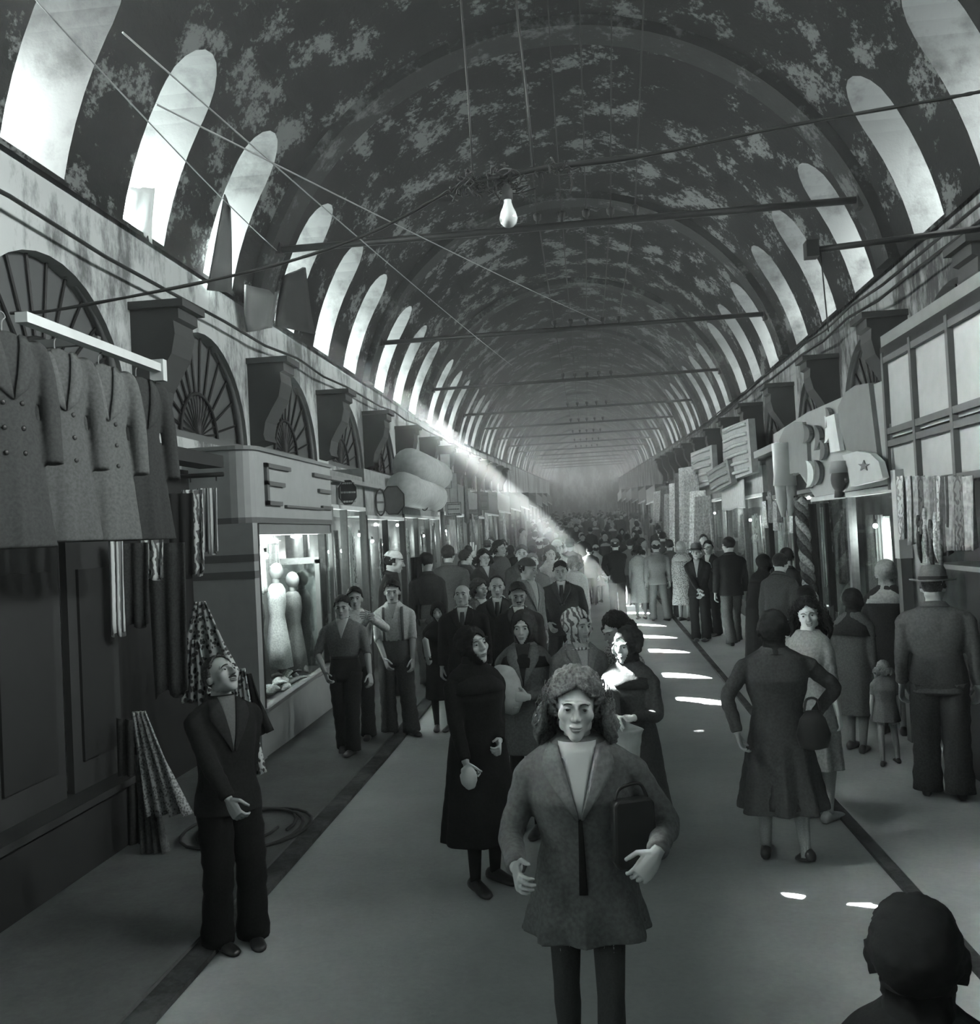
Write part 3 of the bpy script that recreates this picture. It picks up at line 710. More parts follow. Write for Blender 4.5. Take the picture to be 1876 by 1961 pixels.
m = MB(); m.tube([(0, 0, -.09), (0, 0, -.12), (0, 0, -.15), (0, 0, -.185), (0, 0, -.22), (0, 0, -.25), (0, 0, -.27), (0, 0, -.278)], [.024, .025, .034, .05, .058, .05, .03, .006], 20); m.build('glass_bulb', plain(.6, .1, 0, 'bulb_glass'), bl, True)
for i, (a, b) in enumerate((((60, -10), (530, 480)), ((235, 62), (980, 700)), ((300, 200), (1160, 620)))):
    A = at(*a, y=5.2); B = at(*b, y=[11.8, 22, 24][i]); m = MB(); m.tube(sag(A, B, .05), .006, 5)
    tags(m.build('diagonal_wire', M['grey'], smooth=True), ['thin wire slanting from the top left corner to the nearest tie bar', 'thin wire slanting down past the tall left windows', 'faint wire crossing the vault lengthwise beyond the bulb'][i], 'wire')
for side, xx, z_ in ((-1, -3.9, 4.75), (1, 3.6, 4.95), (1, 3.55, 4.78)):
    P_ = []
    for i in range(36): y = 5+i*1.35; P_.append((xx, y, z_+gz(y)*.8-.07*abs(math.sin(i*1.3+z_))))
    m = MB(); m.tube(P_, .018, 5); tags(m.build('wall_cable', M['iron'], smooth=True), {-3.9: 'drooping cable pinned along the left wall above the arches', 3.6: 'upper drooping cable along the right wall under the windows', 3.55: 'lower drooping cable along the right wall above the brackets'}[xx], 'cable')
A = at(1550, 480, y=6.6); B = at(1875, 438, y=6.6)
bt_ = thing('bracket_bar', 'short dark iron bar with a boxed end, by the right windows', 'iron bar', tuple(A))
m = MB(); m.tube([Vector((0, 0, 0)), B-A], .022, 8); m.build('bar', M['iron'], bt_, True); m = MB(); m.box((-.03, -.05, -.05), (.05, .05, .06)); m.build('end_box', M['iron'], bt_)
m = MB(); m.tube([(.07, 0, 0), (.08, 0, -.3), (.09, 0, -.55)], .005, 5); m.build('hanging_wire', M['iron'], bt_)
# ------------------------------------------------------------------ corbels and fan lights
def corbel():
    t = thing('corbel', '', 'corbel'); m = MB()
    pr = [(0, 1.0), (.46, 1.0), (.46, .90), (.41, .88), (.42, .76), (.38, .58), (.28, .42), (.2, .28), (.17, .12), (.19, .05), (.0, 0)]
    m.prism([(x, -.22, z) for x, z in pr], (0, .44, 0)); m.build('scroll_block', M['stone'], t)
    m = MB(); m.box((-.0, -.26, 1.0), (.52, .26, 1.07)); m.build('cap_slab', M['stone'], t); return t
c0 = corbel(); first = True
def fanlight():
    t = thing('fan_light', '', 'fan light'); m = MB(); n = 24
    m.prism([(0, 1.2*math.cos(PI*i/n), 1.18*math.sin(PI*i/n)) for i in range(n+1)], (-.03, 0, 0)); m.build('glass', M['fan'], t)
    m = MB()
    for i in range(1, 13):
        a = PI*i/13; m.tube([(.02, .5*math.cos(a), .5*math.sin(a)*1.0), (.02, 1.18*math.cos(a), 1.16*math.sin(a))], .014, 5)
    for i in range(1, 16):
        a = PI*i/16; m.tube([(.02, .04*math.cos(a), .04), (.02, .5*math.cos(a), .5*math.sin(a))], .010, 5)
    m.build('spokes', M['iron'], t)
    m = MB(); m.tube([(.03, .5*math.cos(PI*i/20), .5*math.sin(PI*i/20)) for i in range(21)], .022, 6); m.build('inner_arch', M['iron'], t, True)
    m = MB(); m.tube([(.05, 1.2*math.cos(PI*i/24), 1.19*math.sin(PI*i/24)) for i in range(25)], .04, 6); m.build('frame', M['mid'], t, True)
    m = MB(); m.box((-.02, -1.22, -.07), (.1, 1.22, .03)); m.build('sill', M['mid'], t); return t
f0 = fanlight(); ff = True
ORD = ['nearest', 'second', 'third', 'fourth', 'fifth', 'sixth', 'seventh', 'eighth', 'ninth', 'tenth', 'eleventh', 'twelfth', 'thirteenth', 'fourteenth', 'fifteenth', 'sixteenth']
for s, nm_ in ((-1, 'left'), (1, 'right')):
    for k in range(0, 13):
        y = CON0+PITCH*(k+1); x = XC+s*HW; z = 3.42+gz(y)*.9+(.04 if s > 0 else 0)
        lb = 'carved dark bracket high on the %s wall, %s one counted from the camera' % (nm_, ORD[k])
        if first: c0['label'] = lb; c0['group'] = 'corbels under the impost'; c0.location = (x, y, z); c0.rotation_euler = (0, 0, 0 if s < 0 else PI); first = False
        else: dup(c0, (x, y, z), 0 if s < 0 else PI, lb, 'corbels under the impost')
    for k in range(0, 13):
        y = CON0+PITCH*(k+.5); x = XC+s*(HW+.13); z = 3.40+gz(y)*.9
        lb = 'arched fan light with radiating bars on the %s wall, %s one from the camera' % (nm_, ORD[k])
        if ff: f0['label'] = lb; f0['group'] = 'fan lights over the shops'; f0.location = (x, y, z); f0.rotation_euler = (0, 0, 0 if s < 0 else PI); ff = False
        else: dup(f0, (x, y, z), 0 if s < 0 else PI, lb, 'fan lights over the shops')
# things in the left windows
y = SLOTS[7]
def wall_x(z): return XC-math.sqrt(RV*RV-(z-ZC)**2)
def sheet(name, label, cat, corners, mat, wav=.02, n=8, th=.008, nf=2):
    a, b, c, d = [Vector(p) for p in corners]; N_ = (b-a).cross(d-a).normalized(); vs = []
    for i in range(n+1):
        for j in range(n+1):
            u, v = j/n, i/n; p = a.lerp(b, u).lerp(d.lerp(c, u), v)+N_*wav*math.sin(nf*2*PI*u+v*3)*(.4+v); vs.append(p)
    m = MB(); m.add(vs, [(i*(n+1)+j, i*(n+1)+j+1, (i+1)*(n+1)+j+1, (i+1)*(n+1)+j) for i in range(n) for j in range(n)])
    o = m.build(name, mat, None, True); so = o.modifiers.new('s', 'SOLIDIFY'); so.thickness = th; so.offset = 0
    return tags(o, label, cat)
sheet('window_cloth', 'white cloth hung in the foot of the large near left window', 'cloth', [at(246, 358, x=-4.0), at(296, 360, x=-3.9), at(292, 468, x=-4.05), at(236, 415, x=-4.15)], plain(.8, .8, 0, 'white_cloth'), .02)
sheet('leaning_board', 'weathered board leaning in the second left window', 'board', [at(430, 372, x=-3.75), at(442, 400, x=-3.7), at(442, 560, x=-3.95), at(398, 556, x=-4.0)], M['wood'], .0, 4, .03)
sheet('shutter_panel', 'dark propped shutter panel below the third left window', 'shutter', [at(545, 530, x=-3.80), at(582, 512, x=-3.80), at(602, 640, x=-3.98), at(530, 625, x=-4.02)], M['dark'], .02, 6, .05, 1)
sheet('plaster_flap', 'dark rounded tin sheet beside the third left window', 'tin sheet', [at(470, 545, x=-3.9), at(530, 560, x=-3.9), at(520, 628, x=-3.92), at(474, 636, x=-3.95)], M['mid'], .02, 6, .03, 1)
# ------------------------------------------------------------------ helpers for shops and goods
def shopthing(name, label, cat='shop', group=None): return thing(name, label, cat, (0, 0, 0), 0, group)
def bx(name, a, b, mat, par, **k): m = MB(); m.box(a, b); return m.build(name, mat, par, **k)
def drape(label, p0, p1, length, mat, nf=3, amp=.04, taper=1.0, cat='hanging cloth', name='hanging_cloth', bot=None, out=(1, 0, 0), group=None, jag=.03):
    a, b = Vector(p0), Vector(p1); c = (a+b)/2; N_ = Vector(out); m = MB(); nu, nv = 18, 10; vs = []
    for i in range(nv+1):
        v = i/nv; wv = 1+(taper-1)*v
        for j in range(nu+1):
            u = j/nu-.5; p = a.lerp(b, .5+u*wv)-Vector((0, 0, length*v*(1+jag*math.sin(u*9))))+N_*amp*math.sin(2*PI*nf*u+.6*v)*(.35+.65*v)
            vs.append(p-c)
    m.add(vs, [(i*(nu+1)+j, i*(nu+1)+j+1, (i+1)*(nu+1)+j+1, (i+1)*(nu+1)+j) for i in range(nv) for j in range(nu)])
    o = m.build(name, mat, None, True); o.location = c; so = o.modifiers.new('s', 'SOLIDIFY'); so.thickness = .01
    return tags(o, label, cat, group)
def garment(label, loc, rz, v, L=1.05, w=.24, dbl=True, sleeve=.58, group=None, mat=None, parts=True, cat='coat', name='hanging_coat', hem=.235, hanger=True):
    t = thing(name, label, cat, loc, rz, group); mt = mat or cloth(v, 60, .16); m = MB(); N = 28
    def rg(z, rx, ry, f=0): return ring2(z, 0, 0, rx, ry, N, 2.0, f, 7, v*20)
    pr = [(-.02, .04, .04), (-.04, .10, .055), (-.07, w*.8, .065), (-.11, w*.95, .075), (-.22, w*.88, .09), (-.42, w*.74, .085), (-.55, w*.80, .09), (-.8, w*.95, .11), (-L, hem, .13)]
    D_ = []
    for i in range(len(pr)-1):
        for q in (0, .5): D_.append(np.array(pr[i])*(1-q)+np.array(pr[i+1])*q)
    D_.append(np.array(pr[-1])); m.loft([rg(z, rx, ry, .07*max(0, -z-.4)/.6) for z, rx, ry in D_])
    for s in (-1, 1):
        pts = crom([(s*(w-.08), 0, -.09), (s*(w-.015), 0, -.14), (s*(w+.02), -.02, -.38), (s*(w+.01), -.06, -.13-sleeve)], 4)
        m.tube(pts, [.05, .06, .064, .063, .06, .058, .056, .055, .054, .053, .052, .052, .052][:len(pts)], 12)
    o = m.build('coat_body' if cat == 'coat' else 'garment_body', mt, t, True)
    md = o.modifiers.new('r', 'REMESH'); md.mode = 'VOXEL'; md.voxel_size = .012; md.use_smooth_shade = True; apply_mods(o)
    if parts:
        zs = [p[0] for p in pr][::-1]; RX = [p[1] for p in pr][::-1]; RY = [p[2] for p in pr][::-1]
        def sf(x, z, off):
            rx = np.interp(z, zs, RX); ry = np.interp(z, zs, RY); q = min(.95, abs(x)/rx); return Vector((x, -ry*math.sqrt(1-q*q)-off, z))
        for s in (-1, 1):
            m = MB(); vs = []
            for i in range(7):
                z = -.04-.34*i/6; x0 = s*max(.0, .055*(1-i/6)); x1 = s*(.055+.07*min(1, (6-i)/3.0)*(1 if i > 1 else .75)) if i < 6 else s*.01
                vs += [sf(x0+(x1-x0)*k/3, z, .012) for k in range(4)]
            m.add(vs, [(i*4+j, i*4+j+1, (i+1)*4+j+1, (i+1)*4+j) for i in range(6) for j in range(3)])
            o = m.build('lapel', cloth(v*1.15, 60, .16), t, True); so = o.modifiers.new('s', 'SOLIDIFY'); so.thickness = .008
        if dbl:
            for z in (-.40, -.53, -.66):
                for x in (-.05, .05):
                    m = MB(); c_ = sf(x, z, .004); m.ell(c_, (.014, .006, .014), 10, 6); m.build('button', plain(v*.5, .4, 0, 'coat_button'), t, True)
    if hanger:
        m = MB(); m.tube(crom([(0, 0, -.05), (0, 0, .03), (.02, 0, .06), (0, 0, .085), (-.02, 0, .07)], 4), .004, 5); m.build('hanger_hook', M['grey'], t, True)
    return t
def lampspot(label, p, r=.035, e=6, group='lit shop lamps', flat=1.0):
    t = thing('shop_lamp', label, 'lamp', tuple(p), 0, group)
    m = MB(); m.ell((0, 0, 0), (r, r, r*flat), 12, 8); m.build('lit_bulb', M['lamp'], t, True)
    m = MB(); m.tube([(0, 0, r*flat*.8), (0, 0, r*flat+.05)], [.014, .018], 8); m.build('bulb_holder', M['dark'], t, True)
    if e:
        ld = bpy.data.lights.new('shop_light', 'POINT'); ld.energy = e*2.5; ld.shadow_soft_size = .05; ld.color = COOL
        lo = bpy.data.objects.new('shop_light', ld); COL.objects.link(lo); lo.location = Vector(p)+Vector((0, 0, -r-.06))
    return t
# ------------------------------------------------------------------ left, near: outfitter's with coats on a pole
t = shopthing('panelled_shop', 'dark panelled shop front at the near left, behind the hanging coats')
X0 = -3.62
for i, (a, b) in enumerate(((3.4, 4.35), (4.45, 5.35), (5.45, 6.3), (6.4, 7.1))):
    p = bx('wooden_panel', (X0-.05, a, .5), (X0, b, 3.0), plain(.03, .7, 0, 'panel_wood'), t)
    bx('panel_moulding', (X0, a+.12, .75), (X0+.02, b-.12, 2.1), plain(.02, .6, 0, 'panel_wood'), p)
bx('plinth', (X0-.1, 3.0, .03), (X0+.14, 7.2, .5), plain(.025, .7, 0, 'plinth_paint'), t); bx('plinth_ledge', (X0-.1, 3.0, .5), (X0+.2, 7.2, .55), M['dark'], t)
bx('lintel', (X0-.2, 3.0, 3.0), (X0+.05, 9.3, 3.12), M['dark'], t)
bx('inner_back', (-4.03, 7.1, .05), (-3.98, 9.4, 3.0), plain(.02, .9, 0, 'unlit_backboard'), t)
pole = thing('clothes_pole', 'long pale wooden pole holding up the coats at the near left', 'pole', tuple(at(128, 640, x=-2.95)))
a, b = at(40, 603, x=-2.95), at(305, 703, x=-2.95); o_ = Vector(pole.location)
m = MB(); m.box((-.035, a.y-o_.y, -.028), (.035, b.y-o_.y, .028)); po = m.build('pole', M['pale'], pole)
m = MB(); m.box((-.05, b.y-o_.y-.05, -.09), (.05, b.y-o_.y+.01, .06)); m.build('end_block', M['pale'], pole)
m = MB(); m.box((-.9, .30, .0), (.03, .34, .05)); m.build('support_arm', M['wood'], pole)
for i, (px, py, yy, rz, v, L, w_, lb) in enumerate(((146, 655, 5.22, 1.05, .075, 1.12, .21, 'grey tweed coat hung nearest on the pale pole, cut by the picture edge'), (222, 686, 5.72, 1.0, .095, 1.12, .215, 'light grey double-breasted coat with six buttons on the pale pole'), (292, 708, 6.22, 1.1, .035, 1.12, .21, 'dark overcoat hung last on the pale pole beside the grey coat'), (60, 625, 4.72, 1.05, .04, 1.15, .21, 'dark coat at the camera end of the pale pole'))):
    q = at(px, py, x=-2.95); garment(lb, (-2.97, yy, 3.40), rz, v, L, w_, dbl=(i != 2), group='coats on the pale pole')
for i, (px, y0_, y1_, Y_, w_, mat_, lb) in enumerate(((222, 1035, 1215, 6.9, .07, M['stripe'], 'narrow checked scarf hanging under the grey coats'), (290, 1030, 1110, 7.3, .16, M['swirl'], 'pale streaked shawl hanging below the dark overcoat'),
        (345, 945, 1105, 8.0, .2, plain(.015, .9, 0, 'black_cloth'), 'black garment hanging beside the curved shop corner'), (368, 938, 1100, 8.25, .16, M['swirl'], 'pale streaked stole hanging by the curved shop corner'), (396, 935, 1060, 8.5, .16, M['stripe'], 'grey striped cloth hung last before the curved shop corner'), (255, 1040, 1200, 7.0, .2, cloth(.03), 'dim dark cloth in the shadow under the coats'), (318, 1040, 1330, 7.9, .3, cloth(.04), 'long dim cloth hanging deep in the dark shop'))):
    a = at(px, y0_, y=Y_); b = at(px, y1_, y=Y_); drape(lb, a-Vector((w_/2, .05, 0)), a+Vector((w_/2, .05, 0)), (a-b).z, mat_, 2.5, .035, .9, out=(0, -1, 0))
rod = thing('display_rod', 'black rod jutting out beside the curved pale fascia', 'rod', tuple(at(325, 914, y=8.7)))
m = MB(); m.tube([(0, 0, 0), (.52, 0, 0)], .022, 8); m.build('rod', M['iron'], rod, True)
for dx in (.1, .2, .45): m = MB(); m.tube([(dx, 0, 0), (dx, 0, -.06)], .006, 5); m.build('hook', M['iron'], rod)
# floral cloths draped before the pier
def tri_drape(label, top, bl, br, bz, mat, Y_, name='draped_cloth'):
    a = at(*top, y=Y_); vs = []; n, k = 14, 12; B0, B1 = at(*bl, y=Y_), at(*br, y=Y_); c = a.copy()
    for i in range(n+1):
        v = i/n; l = a.lerp(B0, v)+Vector((-.05, 0, 0)); r_ = a.lerp(B1, v)+Vector((.05, 0, 0))
        for j in range(k+1): p = l.lerp(r_, j/k)+Vector((0, -.05*math.sin(j*1.7+v*2)*(.3+v), 0)); vs.append(p-c)
    m = MB(); m.add(vs, [(i*(k+1)+j, i*(k+1)+j+1, (i+1)*(k+1)+j+1, (i+1)*(k+1)+j) for i in range(n) for j in range(k)])
    o = m.build(name, mat, None, True); o.location = c; so = o.modifiers.new('s', 'SOLIDIFY'); so.thickness = .012; return tags(o, label, 'draped cloth')
tri_drape('pale floral cloth draped from a peak beside the pale pier', (385, 1152), (355, 1285), (452, 1300), 0, M['floral'], 8.3)
tri_drape('dark-flowered cloth hanging left of the draped pale floral cloth', (372, 1225), (362, 1345), (400, 1345), 0, pattern('dark_floral', .02, .4, 'floral', 22), 8.1)
tri_drape('long pale flowered strip falling behind the old man shoulder', (460, 1280), (478, 1490), (496, 1480), 0, M['floral'], 8.0)
tri_drape('dark folded trousers beside the flowered strip on the pier', (472, 1290), (478, 1420), (510, 1400), 0, cloth(.02), 8.1)
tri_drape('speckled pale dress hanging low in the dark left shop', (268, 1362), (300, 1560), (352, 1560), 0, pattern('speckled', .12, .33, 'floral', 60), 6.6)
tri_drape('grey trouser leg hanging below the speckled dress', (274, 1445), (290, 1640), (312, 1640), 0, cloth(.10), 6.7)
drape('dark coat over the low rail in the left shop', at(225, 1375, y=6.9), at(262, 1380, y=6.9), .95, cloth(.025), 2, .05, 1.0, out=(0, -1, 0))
# ------------------------------------------------------------------ the pale shop with the double-E fascia
t = shopthing('corner_shop', 'pale streamlined shop front with dark E-shaped bars on its fascia')
XF = -3.35; ya, yb = 9.5, 12.5
def fasc(name, z0, z1, mat, out=0.0, par=t):
    pl = [(-4.06, ya-.05), (-3.75, ya-.05-out), (XF-.22, ya-.05-out)]+[(XF-.22+(.22+out)*math.sin(PI/2*i/5), ya+.17-(.22+out)*math.cos(PI/2*i/5)) for i in range(1, 6)]+[(XF+out, yb), (-4.06, yb)]
    m = MB(); m.prism([(x, y, z0) for x, y in pl], (0, 0, z1-z0)); return m.build(name, mat, par)
fasc('fascia', 2.5, 3.19, M['cream']); fasc('fascia_cap', 3.19, 3.23, M['grey'], .03)
fasc('fascia_band', 2.44, 2.5, M['mid'], .004)
# pier
def pier(z0, z1, mat, name, o=0):
    m = MB(); m.box((-4.05, ya-.06-o, z0), (XF+.0+o, ya+.08, z1)); return m.build(name, mat, t)
pier(.03, 2.44, M['cream'], 'pier'); 
for z in (2.05, 1.88, .42): pier(z, z+.075, M['mid'], 'pier_band', .004)
def bar(y0, y1, z0, z1, par, name='e_bar'): m = MB(); m.box((XF, y0, z0), (XF+.035, y1, z1)); return m.build(name, M['mid'], par)
zc = 2.52
le = thing('x', '', 'x'); bpy.data.objects.remove(le)
LT = []
def eset(y0, mirror, w=.85):
    m = MB(); s = [(.53, .0, w*.85), (.34, .0, w*.62), (.13, .0, w*.5)]
    for z, a, b_ in s:
        A_, B_ = (y0+a, y0+b_) if not mirror else (y0+w-b_, y0+w-a); m.box((XF, A_, zc+z-.02), (XF+.035, B_, zc+z+.025))
    yv = y0 if not mirror else y0+w-.06; m.box((XF, yv, zc+.11), (XF+.035, yv+.07, zc+.555)) if not mirror else None
    m.build('e_letter', M['mid'], t)
eset(9.85, False, 1.0); eset(11.5, True, .95)
bar(10.5, 12.0, zc+.10, zc+.125, t, 'letter_line')
# vitrine
fr = M['grey']
bx('window_frame', (XF-.05, ya+.08, .55), (XF, ya+.13, 2.44), M['iron'], t); bx('window_frame', (XF-.05, yb-.06, .03), (XF, yb, 2.5), M['grey'], t)
bx('head_band', (XF-.3, ya+.1, 2.32), (XF-.02, yb, 2.44), M['grey'], t)
m = MB(); m.prism([(XF-.02, ya+.1, .03), (XF-.02, yb-.3, .03), (XF-.02, yb-.3, .62), (XF-.02, ya+.1, .50)], (-.04, 0, 0)); m.build('stall_riser', M['cream'], t)
m = MB(); m.prism([(XF+.02, ya+.1, .50), (XF+.02, yb-.3, .62), (XF+.02, yb-.3, .66), (XF+.02, ya+.1, .54)], (-.1, 0, 0)); m.build('sill', M['grey'], t)
bx('window_pane', (XF-.025, ya+.13, .56), (XF-.02, yb-.06, 2.32), M['glass'], t)
bx('back_panel', (-4.04, ya+.1, .5), (-4.0, yb, 2.4), plain(.12, .3, 0, 'display_backing'), t)
bx('display_floor', (-4.0, ya+.1, .44), (XF-.05, yb, .5), M['wood'], t)
m = MB(); m.prism([(-3.95, yb-.55, .66), (XF-.08, yb-.55, .66), (XF-.08, yb-.55, 1.95), (-3.95, yb-.55, 1.95)], (0, .02, 0)); m.build('mirror', plain(.5, .08, 1, 'mirror'), t)
m = MB()
for a_, b_ in (((-3.99, 1.95), (XF-.04, 2.03)), ((-3.99, .6), (-3.93, 2.0)), ((XF-.1, .6), (XF-.04, 2.0))): m.box((a_[0], yb-.57, a_[1]), (b_[0], yb-.52, b_[1]))
m.build('mirror_frame', M['mid'], t)
rn = random.Random(11)
def mannequin(label, x, y, z, v, rz=PI/2, h=1.15, pale=.25, skirt=True):
    q = thing('mannequin', label, 'mannequin', (x, y, z), rz, 'shop window mannequins')
    m = MB(); m.loft([[np.array(p) for p in ring2(zz_, 0, 0, rx, ry, 20, 2.1, f, 6)] for zz_, rx, ry, f in ((0, .20, .15, .1), (.25, .17, .13, .07), (.5, .13, .10, .02), (.62, .105, .085, 0), (.78, .15, .11, 0), (.92, .16, .10, 0), (.98, .12, .07, 0), (1.0, .05, .05, 0))]); m.build('dress', cloth(v, 60, .2), q, True)
    m = MB(); m.tube([(0, 0, .97), (0, 0, 1.06)], [.045, .04], 10); m.ell((0, -.01, 1.14), (.07, .085, .105), 14, 10); m.build('head', plain(pale, .5, 0, 'mannequin_skin'), q, True); return q
mannequin('white-dressed mannequin in the middle of the double-E shop window', -3.72, 11.2, .75, .55)
mannequin('dark-dressed mannequin at the near end of the double-E shop window', -3.75, 10.5, .62, .04)
mannequin('grey-dressed mannequin at the far end of the double-E shop window', -3.7, 11.75, .62, .14)
TON = {.45: 'pale', .15: 'mid grey', .3: 'light grey', .6: 'white'}
fin = set()
for i in range(46):
    y = ya+.3+rn.random()*(yb-ya-1.1); x = -3.9+rn.random()*.45; v = rn.choice([.04, .15, .3, .45, .6, .1]); m = MB(); L_ = .10+rn.random()*.14
    a_ = rn.random()*3
    m.tube(crom([(0, 0, 0), (L_*.3, .02, .015), (L_*.7, -.01, .03), (L_, .0, 0)], 3), [.02, .04, .05, .055, .055, .05, .045, .04, .03, .02][:10], 8, flat=.5)
    o = m.build('folded_stocking', cloth(v, 60, .3), None, True); o.location = (x, y, .54+.03*(i % 3)+.12*(-3.4-x)); o.rotation_euler = (0, -.3, a_)
    tags(o, '%s folded garment laid on the double-E shop window floor' % {.04: 'black', .15: 'grey', .3: 'mid grey', .45: 'pale', .6: 'white', .1: 'dark grey'}[v], 'folded garment', 'goods laid in the double-E window')
for i, (y, z, v, l) in enumerate(((9.75, 2.2, .5, .7), (9.9, 2.15, .35, .9), (10.15, 2.2, .08, .75), (10.8, 2.2, .3, .55), (11.3, 2.22, .1, .35), (10.45, 1.25, .02, .3))):
    drape('%s stole hung in the double-E shop window, %s from its near end' % (['white', 'light grey', 'dark', 'grey', 'black', 'small black'][i], ORD[i]), (-3.8, y-.09, z), (-3.74, y+.09, z), l, cloth(v, 60, .3), 2, .02, 1.2, out=(1, 0, 0), group='stoles in the double-E window')
lampspot('bright flat lamp under the ceiling of the double-E shop window', at(567, 1027, x=-3.55), .07, 5, flat=.35)
lampspot('small lit bulb near the corner of the double-E shop window', at(533, 1016, x=-3.6), .03, 3)
lampspot('lit bulb low at the near edge of the double-E shop window', at(508, 1064, x=-3.6), .035, 3)
lampspot('lit bulb beside the near frame of the double-E shop window', at(516, 1030, x=-3.6), .035, 3)
chair = thing('x', '', 'x'); bpy.data.objects.remove(chair)
# ------------------------------------------------------------------ generic glazed shop bays
def bay(side, y0, y1, X, label, fv=.3, zt=2.5, ft=3.2, base=.45, panes=2, goods=5, lamp=2, seed=0, basev=.12, postv=.03, floorz=None, sign=None, gname='', whitebar=True):
    r_ = random.Random(seed); g = gz((y0+y1)/2)+.04; s = side; back = XC+s*(HW-.03)
    t = shopthing('glazed_shop', label, 'shop', 'glazed shop fronts along the arcade')
    lx = lambda a: X+(-s)*a      # towards the street
    if ft: bx('fascia', (back, y0+.02, zt+g), (X, y1-.02, ft+g), cloth(fv, 8, .12), t)
    if base: bx('stall_riser', (X+s*.05, y0+.05, g), (X, y1-.05, base+g), cloth(basev, 8, .1), t)
    for k in range(panes+1):
        y = y0+(y1-y0)*k/panes; bx('post', (X+s*.07, y-.045, g), (lx(.02), y+.045, zt+g), cloth(postv, 20, .1), t)
    for k in range(panes):
        a = y0+(y1-y0)*k/panes+.05; b = y0+(y1-y0)*(k+1)/panes-.05; bx('window_pane', (X+s*.03, a, base+g), (X+s*.025, b, zt+g), M['glass'], t)
    bx('head_rail', (X+s*.07, y0, zt+g-.06), (lx(.03), y1, zt+g), M['pale'] if whitebar else M['mid'], t)
    bx('backboard', (back, y0, g), (back-s*.04, y1, zt+g), cloth(.10, 6, .2), t)
    for k in range(goods):
        y = y0+.25+(y1-y0-.5)*k/max(1, goods-1); v = r_.choice([.05, .12, .25, .4, .55]); z = g+zt-.25-r_.random()*.2; l = .5+r_.random()*.8
        xx = back-s*(.2+.25*r_.random()); tn = {.05: 'black', .12: 'dark grey', .25: 'mid grey', .4: 'light grey', .55: 'white'}[v]
        drape('%s cloth hung in the %s, %s one in' % (tn, gname, ORD[k]), (xx, y-.13, z), (xx, y+.13, z), l, r_.choice([cloth(v, 60, .25), cloth(v, 60, .25), M['swirl'], M['stripe']]), 2, .03, 1.2, group='goods inside the glazed shops')
    for k in range(lamp):
        y = y0+(y1-y0)*(k+.6)/(lamp+.3); lampspot('lit bulb in the %s, %s one in' % (gname, ORD[k]), (X+s*.25, y, g+1.95+r_.random()*.35), .028, 3)
    return t
bay(-1, 12.6, 15.0, -3.5, 'tall glazed bay with grey blind just beyond the double-E shop', .24, 2.62, 3.1, .5, 2, 4, 3, 1, .2, .1, gname='first glazed bay past the double-E shop')
bay(-1, 15.1, 18.2, -3.5, 'glazed shop front with black posts, second past the double-E shop', .26, 2.45, 3.2, .5, 2, 5, 3, 2, .1, .02, gname='black-posted shop on the left')
bay(-1, 18.3, 22.6, -3.5, 'glazed shop under the rolled awning on the left', .25, 2.45, 3.0, .5, 3, 7, 4, 3, .12, .08, gname='shop under the rolled awning')
bay(-1, 22.8, 27.0, -3.4, 'left shop front with a pale stepped side panel', .2, 2.5, 3.3, .5, 2, 7, 3, 4, .12, .1, gname='stepped-panel shop on the left')
bay(1, 9.9, 13.45, 3.05, 'right glazed shop window under the cut-out letter sign', .16, 2.42, None, .4, 2, 7, 1, 5, .08, .18, gname='window under the cut-out letter sign')
bay(1, 17.9, 22.4, 3.2, 'right glazed shop under the ribbed pale sign box', .3, 2.5, 3.0, .5, 2, 7, 2, 6, .12, .12, gname='shop under the ribbed sign box')
bay(1, 22.6, 28.5, 3.2, 'right shop with a slanting pale awning board', .2, 2.5, 3.0, .5, 2, 7, 2, 7, .12, .12, gname='shop with slanting awning board')
for s in (-1, 1):
    y = 27.2 if s < 0 else 28.7
    for k in range(9):
        y1 = y+4.2+k*.8; fv = [.25, .12, .35, .18, .28, .1, .3, .2, .15][(k+(s > 0)*3) % 9]
        bay(s, y, y1, s*(3.35 if s < 0 else 3.1), '%s distant shop front on the %s, %s past the near shops' % ({.25: 'grey', .12: 'dark', .35: 'pale', .18: 'dim', .28: 'light grey', .1: 'black', .3: 'cream', .2: 'mid grey', .15: 'smoky'}[fv], 'left' if s < 0 else 'right', ORD[k]), fv, 2.4, 3.1, .5, 2, 3 if k < 4 else 0, 1 if k < 5 else 0, 20+k+10*(s > 0), .1, .05, gname='%s distant shop on the %s' % (ORD[k], 'left' if s < 0 else 'right'))
        y = y1+.1
